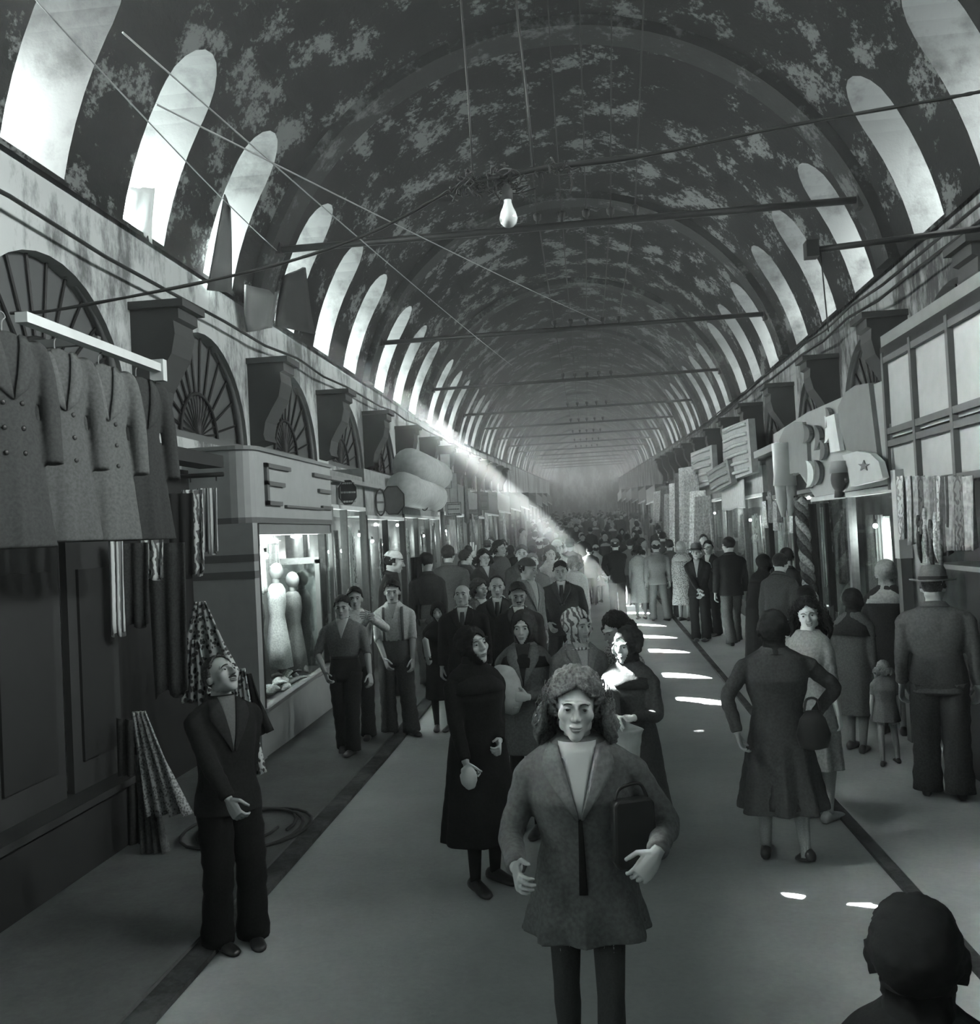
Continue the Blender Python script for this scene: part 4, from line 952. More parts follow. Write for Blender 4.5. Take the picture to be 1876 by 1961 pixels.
# ------------------------------------------------------------------ signs and hanging goods, left
t = thing('iron_beam', 'iron beam running along above the glazed bay on the left', 'beam', (-3.42, 12.6, 3.08)); bx('beam', (-.04, 0, -.03), (.04, 3.8, .03), M['grey'], t)
for y in (.2, 1.9, 3.6): bx('stay', (-.4, y-.015, .0), (.04, y+.015, .03), M['iron'], t)
def signplate(name, label, px, py, X, w, h, v, edge=.03, rows=0, rv=.3, shape='rect', rz=0, cat='sign', face='x'):
    p = at(px, py, x=X); t = thing(name, label, cat, tuple(p), rz); n = 8 if shape == 'oct' else (24 if shape == 'oval' else 4)
    if shape == 'rect': pl = [(-w/2, -h/2), (w/2, -h/2), (w/2, h/2), (-w/2, h/2)]
    else: pl = [(w/2*math.cos(2*PI*(i+.5)/n), h/2*math.sin(2*PI*(i+.5)/n)) for i in range(n)]
    m = MB(); m.prism([(x, .0, z) for x, z in pl], (0, .03, 0)); m.build('board', cloth(v, 10, .1), t)
    if edge:
        m = MB(); 
        for i in range(len(pl)):
            a_, b_ = pl[i], pl[(i+1) % len(pl)]; m.tube([(a_[0], -.005, a_[1]), (b_[0], -.005, b_[1])], edge/2, 5)
        m.build('border', M['iron'], t)
    if rows:
        m = MB(); rr = random.Random(int(px))
        for k in range(rows):
            z = h*.36-h*.72*k/max(1, rows-1); x = -w*.38
            while x < w*.34:
                l = w*(.05+.09*rr.random()); m.box((x, -.012, z-h*.035), (x+l, 0, z+h*.035)); m.box((x+l-.002, -.006, z-h*.008), (x+l+w*.037, 0, z+h*.008)); x += l+w*.035
            if k: m.box((-w*.385, -.006, z-h*.03), (-w*.36, 0, z+h*.72/max(1, rows-1)))
        m.build('lettering', cloth(rv, 10, .1), t)
    return t
signplate('hanging_sign', 'small barrel-shaped dark sign with pale patches hung under the iron beam', 665, 943, -3.35, .26, .36, .03, .02, 3, .25, 'oct', .35)
signplate('bell_sign', 'grey bell-shaped board over the black-posted shop', 752, 958, -3.2, .42, .5, .06, .02, 0, .2, 'oct', .5)
signplate('oval_sign', 'narrow oval sign beside the bell-shaped board', 728, 962, -3.25, .16, .42, .3, .03, 3, .12, 'oval', .6)
signplate('round_sign', 'small round sign with a letter shape under the rolled awning', 812, 962, -3.15, .18, .32, .3, .02, 1, .05, 'oval', .6)
def roll(label, pa, pb, X, r, v, name='rolled_awning'):
    a, b = at(*pa, x=X), at(*pb, x=X); t = thing(name, label, 'awning', tuple(a)); m = MB(); m.tube([(0, 0, 0), tuple(b-a)], r, 18); m.build('roll', cloth(v, 10, .1), t, True)
    m = MB(); m.tube([(0, 0, -r*.95), tuple(b-a-Vector((0, 0, r*.95)))], .02, 6); m.build('batten', M['mid'], t, True); return t
roll('thick pale rolled awning, upper of the pair on the left', (784, 892), (838, 912), -3.2, .33, .42)
roll('thick pale rolled awning, lower of the pair on the left', (770, 936), (830, 952), -3.2, .30, .42)
for i, (px, py, w_, h_, v, lb) in enumerate(((853, 902, .22, .75, .4, 'pale stepped board with lit top on the left side'), (868, 935, .18, .7, .3, 'grey stepped board hanging beside the lit one'), (905, 985, .3, .25, .25, 'small grey sign box over the far left shops'), (925, 960, .3, .5, .12, 'dim dark hanging sign far along the left'), (868, 975, .35, .3, .35, 'pale lettered board low over the left shops'))):
    signplate('stepped_board' if i < 2 else 'hanging_sign', lb, px, py, -3.0, w_, h_, v, .01, 0 if i < 2 else 3, .08, 'rect', .3)
# glove sign
p = at(905, 1072, x=-2.9); t = thing('hand_sign', 'white hand-shaped glove sign above the left crowd', 'sign', tuple(p), .3)
m = MB(); m.tube([(0, 0, 0), (0, 0, .12), (0, 0, .22)], [.07, .10, .10], 10, flat=.35)
for i, (dx, l) in enumerate(((-.075, .16), (-.025, .22), (.028, .22), (.078, .15))): m.tube([(dx, 0, .2), (dx*1.3, 0, .22+l)], [.026, .02], 8, flat=.6)
m.tube([(.08, 0, .06), (.15, 0, .16), (.17, 0, .24)], [.03, .025, .02], 8, flat=.6); m.build('glove', M['pale'], t, True)
for i, (px, y0_, y1_, X_, w_, v) in enumerate(((865, 995, 1060, -3.1, .5, .35), (905, 985, 1020, -3.0, .3, .3), (930, 985, 1060, -3.0, .4, .4), (948, 990, 1062, -3.0, .3, .25), (965, 990, 1055, -2.9, .4, .45), (985, 995, 1050, -2.8, .5, .2), (1005, 985, 1040, -2.7, .6, .3), (890, 910, 1000, -3.1, .3, .1), (915, 915, 985, -3.0, .25, .08), (1030, 975, 1020, -2.9, .8, .3))):
    a = at(px, y0_, x=X_); b = at(px, y1_, x=X_); drape('%s textile hanging over the left crowd, %s from the near end' % ('pale' if v > .28 else 'dark', ORD[i]), a-Vector((0, w_, 0)), a+Vector((0, w_, 0)), (a-b).z, cloth(v, 12, .3) if i % 3 else M['stripe'], 4, .05, 1, group='textiles hung along the left shops')
# ------------------------------------------------------------------ right side
t = shopthing('whitened_shop', 'right shop front with big whitened panes in a dark grid', 'shop')
X = 3.0; y0, y1 = 6.4, 9.9; fr = M['mid']
bx('header', (3.0, y0, 3.86), (3.7, y1+.05, 3.98), M['grey'], t); bx('header_shadow_rail', (2.98, y0, 3.74), (3.05, y1+.02, 3.86), M['iron'], t)
for y in (6.4, 7.3, 8.15, 9.05, 9.86): bx('mullion', (2.97, y-.03, 2.45), (3.05, y+.03, 3.8), fr, t)
for z in (3.72, 3.02, 2.9, 2.48): bx('transom', (2.975, y0, z-.03), (3.05, y1, z+.03), fr, t)
bx('whitened_pane', (3.02, y0, 2.96), (3.03, y1, 3.72), plain(.42, .5, 0, 'whitewashed_glass'), t); bx('whitened_pane', (3.02, y0, 2.48), (3.03, y1, 2.9), plain(.42, .5, 0, 'whitewashed_glass'), t)
bx('return_board', (3.0, y1, 2.45), (3.7, y1+.06, 3.86), M['pale'], t); bx('backboard', (3.66, y0, 0), (3.7, y1, 2.48), M['dark'], t)
bx('shelf', (3.0, y0, 1.72), (3.5, 8.9, 1.76), M['grey'], t); bx('counter', (3.02, y0, .03), (3.5, 8.9, .9), plain(.03, .6, 0, 'counter_wood'), t)
t = thing('display_post', 'tall post, pale above and dark below, beside the hung scarves', 'post', (3.0, 9.62, .03))
bx('upper_facing', (-.06, -.07, 1.75), (.06, .07, 2.6), M['pale'], t); bx('post', (-.05, -.06, 0), (.05, .06, 1.75), M['mid'], t)
for i, (px, w_, v, y1_) in enumerate(((1722, .10, .55, 1030), (1738, .08, .5, 1040), (1752, .09, .4, 1035), (1762, .1, .1, 1020), (1773, .1, .35, 1045), (1784, .1, .2, 1060), (1793, .08, .5, 1030), (1803, .12, .08, 1060), (1815, .12, .3, 1050), (1832, .12, .15, 1050), (1850, .12, .4, 1050))):
    a = at(px, 912, x=2.93); b = at(px, y1_, x=2.93)
    drape('%s scarf in the row under the whitened panes, %s from the post' % ({.55: 'white', .5: 'off-white', .4: 'light grey', .1: 'dark', .35: 'grey', .2: 'mid grey', .08: 'black', .3: 'soft grey', .15: 'slate'}[v], ORD[i]), a-Vector((0, w_, 0)), a+Vector((0, w_, 0)), (a-b).z, cloth(v, 20, .25) if i % 3 else pattern('streak%d' % i, v*.5, v*1.2, 'swirl', 12), 3, .03, .8, group='scarves under the whitened panes')
for i, (px, py) in enumerate(((1760, 1075), (1772, 1062), (1783, 1085), (1792, 1070), (1800, 1090))):
    p = at(px, py-40, x=2.9); m = MB(); m.tube(crom([(0, 0, .22), (.02, .05, .08), (-.02, -.04, -.05), (.02, .04, -.2)], 4), [.012, .02, .024, .02, .022, .025, .02, .02, .022, .02, .02, .015, .006], 8)
    o = m.build('twisted_skein', cloth([.05, .4, .1, .5, .25][i], 40, .4), None, True); o.location = p; tags(o, 'twisted %s skein below the scarf row, %s from the post' % (['black', 'pale', 'dark', 'white', 'grey'][i], ORD[i]), 'skein', 'skeins below the scarves')
# cut-out letter sign
t = thing('letter_sign', 'large pale sign board with grey curved panels and cut-out letters', 'sign', (3.0, 9.98, 2.45))
def yz(px, py, X_=3.0): q = at(px, py, x=X_); return (q.y-9.98, q.z-2.45)
def plate(name, pts, off, mat, th=.05, par=None):
    m = MB(); m.prism([(-off, *yz(*p)) for p in pts], (th, 0, 0)); return m.build(name, mat, par or t)
plate('board', [(1480, 832), (1545, 790), (1620, 757), (1695, 727), (1712, 925), (1625, 940), (1560, 952), (1530, 905), (1490, 925)], 0, M['cream'])
plate('grey_panel', [(1498, 842), (1508, 820), (1525, 808), (1543, 808), (1552, 850), (1556, 935), (1548, 915), (1535, 905), (1515, 908), (1504, 880)], .05, M['grey'])
plate('grey_panel', [(1612, 780), (1625, 752), (1645, 738), (1672, 733), (1690, 880), (1696, 918), (1676, 885), (1660, 870), (1630, 862), (1616, 820)], .05, M['grey'])
def crescent(cx, cy, w_, h_, mat, off=.07, rot=0):
    o_ = []; n = 10
    for i in range(n+1): a = -PI/2+PI*i/n; o_.append((cx+w_*math.cos(a), cy+h_*math.sin(a)))
    for i in range(n+1): a = PI/2-PI*i/n; o_.append((cx+w_*.25*math.cos(a), cy+h_*math.sin(a)))
    plate('cut_out_letter', o_, off, mat)
for cx, cy, w_, h_, mt in ((1546, 830, 14, 18, M['mid']), (1568, 838, 12, 24, M['mid']), (1578, 862, 12, 20, M['mid']), (1588, 822, 12, 26, M['white']), (1552, 908, 16, 26, M['white']), (1568, 905, 12, 24, M['mid']), (1590, 800, 10, 20, M['mid'])):
    crescent(cx, cy, w_, h_, mt)
plate('white_letter_bar', [(1594, 798), (1610, 792), (1622, 862), (1602, 866)], .08, M['white']); plate('white_letter_bar', [(1484, 850), (1494, 846), (1502, 925), (1490, 930)], .06, M['white'])
t2 = thing('scroll_sign', 'curling pale scroll sign with a dark star under the letter board', 'sign', tuple(at(1655, 900, x=2.85)))
m = MB(); c_ = at(1655, 900, x=2.85)
pl = [(1612, 872), (1640, 864), (1665, 868), (1682, 884), (1690, 915), (1680, 920), (1628, 932), (1622, 895)]
m.prism([(0, at(*p, x=2.85).y-c_.y, at(*p, x=2.85).z-c_.z) for p in pl], (.06, 0, 0)); m.build('scroll', M['pale'], t2)
m = MB(); st = [(1655+(11 if i % 2 == 0 else 4.5)*math.sin(2*PI*i/10), 892-(11 if i % 2 == 0 else 4.5)*math.cos(2*PI*i/10)) for i in range(10)]
m.prism([(-.012, at(*p, x=2.85).y-c_.y, at(*p, x=2.85).z-c_.z) for p in st], (.012, 0, 0)); m.build('star', M['mid'], t2)
t3 = thing('head_sign', 'dark carved head wearing a light cap, hung under the letter board', 'sign', tuple(at(1608, 918, x=2.8)), .4)
m = MB(); m.ell((0, 0, 0), (.10, .10, .15), 16, 12); m.tube([(0, .02, -.1), (0, .02, -.2)], [.05, .06], 10); m.ell((0, -.10, -.01), (.018, .03, .03), 8, 6); m.build('head', plain(.07, .5, 0, 'carved_wood'), t3, True)
m = MB(); m.tube([(0, 0, .07), (0, 0, .12), (0, 0, .2), (0, 0, .205)], [.108, .112, .095, .04], 16); m.build('cap', M['cream'], t3, True)
# twisted braid and trousers hanging
p = [at(1532, 955, x=2.85), at(1536, 1000, x=2.85), at(1542, 1060, x=2.85), at(1548, 1110, x=2.85), at(1556, 1160, x=2.85), at(1562, 1180, x=2.85)]
t = thing('twisted_garland', 'thick twisted cloth garland hanging by the grey window post', 'garland', tuple(p[0]))
for k in range(3):
    m = MB(); pp = crom([q-p[0] for q in p], 8); m.tube([Vector(q)+Vector((.045*math.cos(i*.7+k*2.1), .045*math.sin(i*.7+k*2.1), 0)) for i, q in enumerate(pp)], .05, 8); m.build('strand', cloth([.04, .12, .3][k], 40, .4), t, True)
drape('black cloth hanging behind the twisted garland', at(1548, 965, x=3.0), at(1562, 965, x=3.0), 1.35, cloth(.012), 1, .05, 1.2)
t = thing('hanging_trousers', 'white long underpants with two pointed legs hung under the letter board', 'trousers', tuple(at(1502, 850, y=14.4)))
c_ = at(1502, 850, y=14.4); m = MB()
def T_(px, py): return at(px, py, y=14.4)-c_
m.tube([T_(1500, 848), T_(1502, 890), T_(1503, 930)], [.14, .15, .17], 14, flat=.4); m.build('seat', M['pale'], t, True)
for a_, b_, c1 in (((1494, 925), (1497, 960), (1500, 990)), ((1512, 925), (1515, 955), (1513, 988))):
    m = MB(); m.tube([T_(*a_), T_(*b_), T_(*c1)], [.09, .08, .03], 12, flat=.5); m.build('leg', M['pale'], t, True)
bay(1, 13.6, 17.8, 3.25, 'dark open shop front between the letter sign and ribbed sign box', .05, 2.5, 3.2, .3, 2, 6, 0, 8, .04, .02, gname='dark open shop on the right', whitebar=False)
for i, (px, y0_, y1_, v) in enumerate(((1462, 960, 1010, .55), (1472, 940, 1000, .15), (1482, 960, 1015, .3), (1520, 950, 1020, .02), (1515, 985, 1020, .5), (1490, 950, 1000, .08))):
    a = at(px, y0_, x=3.0); b = at(px, y1_, x=3.0); drape('%s garment hung before the dark open shop, %s in the row' % ({.55: 'white', .15: 'grey', .3: 'light grey', .02: 'black', .5: 'pale', .08: 'dark'}[v], ORD[i]), a-Vector((0, .12, 0)), a+Vector((0, .12, 0)), (a-b).z, cloth(v, 30, .3), 2, .03, .8, group='garments before the dark open shop')
def signbox(label, pts, X_, v, ribs, name='ribbed_sign'):
    q = [at(*p, x=X_) for p in pts]; c = q[0].copy(); t = thing(name, label, 'sign', tuple(c)); m = MB(); m.prism([p-c for p in q], (.12, 0, 0)); m.build('board', cloth(v, 10, .1), t)
    for k in range(ribs):
        f = (k+.5)/ribs; a = q[0].lerp(q[3], f)-c; b = q[1].lerp(q[2], f)-c; m = MB(); m.tube([a.lerp(b, .08)+Vector((-.01, 0, 0)), a.lerp(b, .5)+Vector((-.03, 0, .02)), a.lerp(b, .92)+Vector((-.01, 0, 0))], .035, 6); m.build('rib', cloth(v*1.3, 10, .1), t, True)
    return t
signbox('pale sign box with raised curved ribs on the right', [(1382, 822), (1432, 802), (1440, 905), (1386, 925)], 3.0, .28, 6)
signbox('pale square sign left of the ribbed sign box', [(1322, 868), (1362, 852), (1366, 925), (1326, 938)], 3.0, .35, 5)
signbox('slanting boarded sign between the two pale signs', [(1352, 905), (1392, 880), (1400, 925), (1362, 945)], 2.9, .2, 3, 'slanting_sign')
bx_ = thing('shelf_board', 'pale ledge board jutting before the dark open shop', 'ledge', tuple(at(1452, 868, x=3.05))); bx('board', (0, -2.1, -.06), (.4, 1.2, .06), M['grey'], bx_)
drape('plain pale banner under the ribbed sign box', at(1400, 925, x=3.05)+Vector((0, -1.6, 0)), at(1400, 925, x=3.05)+Vector((0, 1.6, 0)), .55, cloth(.4, 10, .1), 1, .01, 1)
for i, (px, y0_, y1_, v, w_) in enumerate(((1292, 925, 1060, .5, .35), (1303, 905, 1050, .12, .3), (1312, 895, 1060, .4, .35), (1322, 910, 1040, .3, .3), (1335, 940, 1060, .55, .35), (1345, 950, 1055, .2, .3), (1283, 945, 1030, .25, .5), (1275, 930, 1000, .1, .5), (1262, 940, 1000, .35, .8), (1300, 1000, 1060, .6, .3))):
    a = at(px, y0_, x=2.7); b = at(px, y1_, x=2.7); drape('%s long garment hanging in the right-hand row, %s in the row' % ({.5: 'white', .12: 'dark', .4: 'pale', .3: 'light grey', .55: 'bright white', .2: 'mid grey', .25: 'grey', .1: 'black', .35: 'soft pale', .6: 'short white'}[v], ORD[i]), a-Vector((-.15, w_, 0)), a+Vector((-.15, w_, 0)), (a-b).z, cloth(v, 20, .35), 3, .08, 1.3, group='long garments hung on the right')
# looped shadow on the left pavement, modelled as a dark tube
t = thing('looped_shadow', 'loose loops of shadow on the left pavement, modelled as a dark tube', 'shadow_loop', (-2.75, 7.1, .055)); m = MB()
pts = []
for i in range(70): a = i*.27; r_ = .34+.05*math.sin(i*.33); pts.append((r_*math.cos(a)*1.15+.10*math.sin(i*.05), r_*math.sin(a)*1.5+.02*i*.1, .012+.004*(i//23)))
m.tube(pts, .012, 5); m.build('shadow_loop', M['dark'], t, True)
# ------------------------------------------------------------------ the people
def who(label, px, heady, Y, rz=0, RHp=None, LHp=None, Hf=None, **k):
    X_, H_ = place(px, heady, Y); H_ = max(.6, H_)
    if Hf: H_ = Hf
    base = gz(Y)+(.05 if X_ < -2.26 else (.03 if X_ > 1.8 else 0)); c, s = math.cos(-rz), math.sin(-rz); S = H_/1.70
    def lp(t):
        p = at(t[0], t[1], y=t[2]); d = Vector((p.x-X_, p.y-Y, p.z-base)); return ((c*d.x-s*d.y)/S, (s*d.x+c*d.y)/S, d.z/S)
    if RHp: k['RH'] = lp(RHp)
    if LHp: k['LH'] = lp(LHp)
    r = person(label, X_, Y, H_, rz, **k); PP.append((label[:28], round(X_, 2), Y, round(H_, 2))); return r
PP = []
skirt = dict(bottom='skirt')
# 1 the young woman walking towards us
fg = who('woman with loose wavy hair and open grey coat walking nearest the camera', 1100, 1292, 3.75, -.02, female=True, q=2, top='coat', topc=.13, botc=.035, hemz=.70, hemr=(.245, .20), hem_fold=.10,
    inner=(1.19, .066, 'skin'), hair='wavy', hairc=.14, feet=((-.10, .14), (.07, -.18)), fpitch=(.5, -.12), lean=.07, head=(.05, -.10, .07), RH=(-.235, -.33, 1.05), LH=(.275, -.27, 1.08), skin=.38, legc=.06, curl=.55, bottom='skirt', lapel=True,
    handdir=(None, ((-.55, -.2, -.65), (.2, -1, .2))), rpole=(-.3, 1, -.1), lpole=(.4, 1, -.1), shoulders=1.1)
L_ = person.last
L_['patch']('coat_opening', np.linspace(.90, 1.19, 7), lambda z: -.006-.03*(1.2-z), lambda z: .006+.02*(1.2-z), .010, cloth(.012, 60, .1), 4)
bag = thing('handbag', 'dark flat bag tucked under the walking woman left arm', 'handbag', tuple(L_['W']((.20, -.17, 1.13))), .35)
m = MB(); m.loft([[Vector((x*1.0, y, z)) for x, y in ((-w_/2, -.02), (w_/2, -.02), (w_/2, .03), (-w_/2, .03))] for w_, z in ((.14, -.13), (.17, -.10), (.16, .1), (.13, .12))]); o = m.build('bag_body', plain(.025, .4, 0, 'bag_leather'), bag); bv = o.modifiers.new('b', 'BEVEL'); bv.width = .01; bv.segments = 2
m = MB(); m.tube(crom([(-.07, 0, .12), (-.045, 0, .16), (.03, 0, .17), (.06, 0, .11)], 5), .007, 6); m.build('strap', plain(.02, .4), bag, True)
m = MB(); m.tube([L_['hc']+L_['HR']@np.array([x, -.055-.02*math.cos(x*18), -.165-.05*(1-abs(x)/.05)]) for x in (-.05, -.03, -.01, .01, .03, .05)], .0022, 5); m.build('necklace', plain(.5, .3), L_['root'], True)
m = MB(); m.ell(L_['surf'](1.21, .78, .016), (.010, .006, .010), 10, 6); m.build('coat_badge', plain(.4, .3), L_['root'], True)
# 2 dark hooded woman
who('woman in long black coat and headscarf holding a white bundle, front left', 903, 1203, 6.05, .55, female=True, q=1, big=1, top='coat', topc=.010, botc=.012, hemz=.32, hemr=(.27, .24), hair='scarf', scarfc=.012, collar=False, head=(.12, -.18, -.16), feet=((-.07, -.02), (.12, .08)), feetyaw=(.0, .3), RHp=(893, 1468, 5.75), LHp=(955, 1420, 5.95), legc=.015, skin=.40, bottom='skirt', handdir=(((.35, -.1, -1), (-1, -.3, 0)), None), curl=.9, wide=1.1)
p = at(895, 1488, y=5.70); o = MB(); o.tube(crom([(-.02, 0, .06), (.0, 0, .03), (.01, 0, -.03), (.02, 0, -.07)], 4), [.02, .03, .035, .04, .045, .05, .05, .05, .048, .042, .035, .03, .02], 12, flat=.7)
o = o.build('white_parcel', plain(.6, .8, 0, 'white_cloth'), None, True); o.location = p; tags(o, 'small knotted white bundle in the hand of the black-coated woman', 'bundle')
# 3 woman with bundle
who('woman in grey coat and black headscarf carrying a pale cloth bundle', 1000, 1174, 7.2, -.05, female=True, q=1, big=1, top='coat', topc=.13, hemz=.62, hemr=(.23, .2), hair='scarf', scarfc=.015, head=(-.05, .02, 0), RHp=(962, 1350, 6.95), LHp=(1010, 1335, 6.93), botc=.02, bottom='skirt', skin=.40, collar=False, legc=.03, handdir=(((.9, -.2, .1), (-.1, -1, .1)), ((-.9, -.2, .1), (.1, -1, .1))), inner=(1.15, .05, .03), feet=((-.12, .1), (.06, -.1)))
p = at(968, 1325, y=6.98); o = MB(); o.tube(crom([(0, 0, .20), (0, 0, .13), (0, 0, .03), (.01, 0, -.09), (.02, 0, -.17)], 4), [.02, .06, .085, .10, .11, .115, .12, .125, .125, .12, .12, .115, .11, .09, .07, .05, .03], 16, flat=.8)
o = o.build('cloth_bundle', cloth(.52, 14, .12, .9, 1), None, True); o.location = p; o.rotation_euler = (0, -.25, .2); tags(o, 'large pale cloth bundle in the arms of the grey-coated woman', 'bundle')
# 4 patterned headscarf
who('woman in swirl-patterned headscarf and grey jacket glancing right', 1103, 1170, 7.1, .35, female=True, q=1, big=1, top='jacket', topc=.12, botc=.04, hair='headscarf', matx=dict(scarf=M['swirl']), head=(.35, .05, .05), skin=.34, inner=(1.2, .055, .35), bottom='skirt', hemz=.5, feet=((-.1, .1), (.1, -.05)), hairc=.03)
# 5 pale-lit face woman, sunlight also put into her lighter skin tone
who('woman with sunlit face and black shawl holding a white bag', 1200, 1206, 6.45, -.45, female=True, q=1, big=1, top='coat', topc=.055, hemz=.35, hemr=(.27, .24), hair='scarf', scarfc=.03, head=(-.15, .05, .0), skin=.62, botc=.04, bottom='skirt', collar=False, RHp=(1180, 1382, 6.05), LHp=(1212, 1375, 6.12), feet=((-.07, .1), (.1, -.1)), legc=.14, fpitch=(.4, 0), handdir=(((.4, -.8, -.2), (-.4, -.3, .8)), ((-.8, -.5, -.2), (.3, -.3, .9))))
p = at(1200, 1425, y=6.05); t = thing('white_bag', 'limp white cloth bag hanging from the sunlit-face woman hands', 'bag', tuple(p)); m = MB()
m.tube(crom([(0, 0, .13), (.0, 0, .08), (.01, 0, 0), (.02, 0, -.1), (.03, 0, -.16)], 4), [.02, .05, .08, .10, .11, .10, .09, .085, .08, .07, .065, .06, .05, .045, .04, .03, .02], 14, flat=.55); m.build('bag_body', cloth(.6, 14, .1), t, True)
m = MB(); m.tube(crom([(.02, .0, .0), (.04, .03, -.15), (.07, .02, -.32), (.10, .0, -.46)], 4), [.05, .05, .045, .045, .04, .04, .035, .03, .03, .025, .02, .015, .01], 10, flat=.5); m.build('striped_cloth', M['stripe'], t, True)
# 6
who('woman with upswept dark hair and patterned jacket, just behind the sunlit face', 1188, 1175, 7.35, -.7, female=True, q=1, top='jacket', topc=.16, hair='bob', hairc=.015, head=(-.2, .3, 0), skin=.3, bottom='skirt', botc=.2, hemz=.45, matx=dict(top=pattern('check_weave', .06, .26, 'floral', 70)), lean=.1)
# 7-9 the men on the left pavement
who('man in grey open-neck shirt and dark trousers striding with a hand in his pocket', 655, 1143, 9.75, .02, q=1, big=1, top='shirt', topc=.16, botc=.022, hair='short', hairc=.015, sleeve='rolled', inner=(1.26, .065, .5), RHp=(622, 1288, 9.6), LHp=(710, 1300, 9.6), feet=((-.07, .10), (.07, -.12)), fpitch=(.35, 0), skin=.30, wide=1.05, rpole=(-1.2, .5, 0), head=(.06, .05, .04), belt=.05, shoulders=1.05)
who('man in white shirt raising his hands to his mouth, behind the grey-shirted man', 678, 1127, 10.35, .25, q=1, top='shirt', topc=.5, botc=.03, hair='quiff', hairc=.012, RHp=(700, 1190, 10.05), LHp=(712, 1186, 10.05), skin=.28, sleeve='long')
who('man in pale shirt with braces and wide dark trousers standing hand in pocket', 750, 1113, 10.7, .12, q=1, big=1, top='shirt', topc=.5, botc=.075, hair='quiff', hairc=.012, sleeve='rolled', braces=True, belt=.4, RHp=(737, 1262, 10.55), LHp=(790, 1262, 10.62), feet=((-.1, .03), (.14, .02)), feetyaw=(0, .5), wide=1.12, skin=.32, head=(.02, .1, .03), inner=(1.3, .045, .3), rpole=(-1, .8, 0))
# 10
who('woman wholly in black with a white packet under her arm, beside the braces man', 838, 1156, 10.9, -.1, female=True, q=1, big=1, top='coat', topc=.008, hemz=.42, hemr=(.22, .19), hair='hood', scarfc=.010, head=(.15, .05, -.1), RHp=(818, 1262, 10.65), bottom='skirt', botc=.01, collar=False, skin=.36, legc=.05, curl=.9)
p = at(815, 1243, y=10.62); o = MB(); o.tube([(-.02, 0, .12), (0, 0, .1), (.02, 0, -.08), (.03, 0, -.1)], [.02, .035, .035, .02], 10, flat=.6); o = o.build('white_packet', plain(.65, .8), None, True); o.location = p; tags(o, 'white rolled packet held by the woman wholly in black', 'packet')
# 11-14
SU = dict(inner=(1.17, .05, .62, 'tie'), collar=True)
who('bald stout man in black suit and tie looking up', 884, 1121, 10.2, .02, q=1, big=1, topc=.012, botc=.012, hair='bald', hairc=.03, head=(-.08, -.22, 0), skin=.34, shoulders=1.1, wide=1.1, **SU)
who('young woman with loose hair turned right behind the bald man', 916, 1112, 11.8, .7, female=True, q=1, top='jacket', topc=.10, hair='bob', hairc=.03, head=(.2, 0, 0), skin=.32, bottom='skirt', botc=.06, inner=(1.2, .06, .5))
who('tall man with receding hair, dark suit and patterned tie', 950, 1104, 10.9, .05, q=1, big=1, topc=.022, botc=.02, hair='receding', hairc=.03, head=(.1, .05, 0), skin=.34, inner=(1.17, .05, .62, 'tie', .06))
who('young man with thick dark hair and white shirt collar looking down', 990, 1118, 9.9, .1, q=1, big=1, topc=.015, botc=.015, hair='quiff', hairc=.015, head=(.08, .22, 0), skin=.30, moustache=True, **SU)
who('man in flat cap and light open coat hurrying right behind the tie wearers', 1008, 1073, 12.2, .9, q=1, topc=.16, botc=.08, hair='cap', hatc=.06, head=(.2, .1, 0), skin=.28, inner=(1.1, .06, .4))
who('broad man in dark suit striding alone in mid street with a buttonhole', 1072, 1077, 12.6, .02, q=1, big=1, topc=.035, botc=.022, hair='short', hairc=.015, head=(0, .05, 0), skin=.32, feet=((-.16, .12), (.10, -.2)), fpitch=(.4, 0), shoulders=1.12, LHp=(1118, 1200, 12.5), RHp=(1052, 1195, 12.5), **SU)
who('fair woman in white blouse half hidden left of the striding man', 1052, 1048, 16.2, .3, female=True, q=1, top='blouse', topc=.5, hair='bob', hairc=.1, bottom='skirt', botc=.3, skin=.4)
who('man in white cap and white shirt caught in the sunbeam', 1066, 1037, 18.5, .2, q=1, top='shirt', topc=.6, botc=.3, hair='cap', hatc=.75, skin=.4)
who('pale-dressed child carried along in the sunbeam, right of the striding man', 1098, 1068, 15.8, PI-.3, q=1, female=True, top='dress', topc=.5, bottom='skirt', botc=.4, hemz=.6, hair='bob', hairc=.2, skin=.4)
# left middle
who('dark-waistcoated man seen from behind with a jacket over his shoulder', 815, 1062, 13.6, PI+.5, q=1, top='shirt', topc=.025, botc=.09, hair='short', hairc=.015, head=(.3, .35, 0), sleeve='long', feet=((-.12, .0), (.1, .1)), skin=.3)
drape('black jacket slung beside the dark-waistcoated man', at(786, 1068, y=13.5), at(806, 1066, y=13.5), .95, cloth(.012), 1.5, .05, 1.2, out=(0, -1, 0))
who('broad man in dull jacket seen from behind at the left shops', 857, 1047, 15.2, PI-.2, q=1, topc=.07, botc=.1, hair='short', hairc=.02, shoulders=1.2, skin=.3, collar=True)
who('shopper with dark hair bending at the left shop glass', 735, 1058, 12.9, PI*.6, q=1, topc=.02, botc=.02, hair='cap', hatc=.6, lean=.15, skin=.3)  # solid figure standing in for a reflection in the shop glass
who('woman in dark coat with white collar among the left crowd', 925, 1055, 15.8, .5, female=True, q=1, top='coat', topc=.03, hair='bob', hairc=.02, bottom='skirt', botc=.03, hemz=.4, inner=(1.3, .05, .5), skin=.34)
who('young fair man in glasses facing us above the left crowd', 998, 1046, 15.6, .1, q=1, topc=.08, botc=.05, hair='short', hairc=.12, skin=.42, inner=(1.2, .05, .4))
who('small fair boy squeezed beside the man in glasses', 1018, 1062, 15.0, .2, q=1, topc=.12, botc=.08, hair='short', hairc=.2, skin=.42)
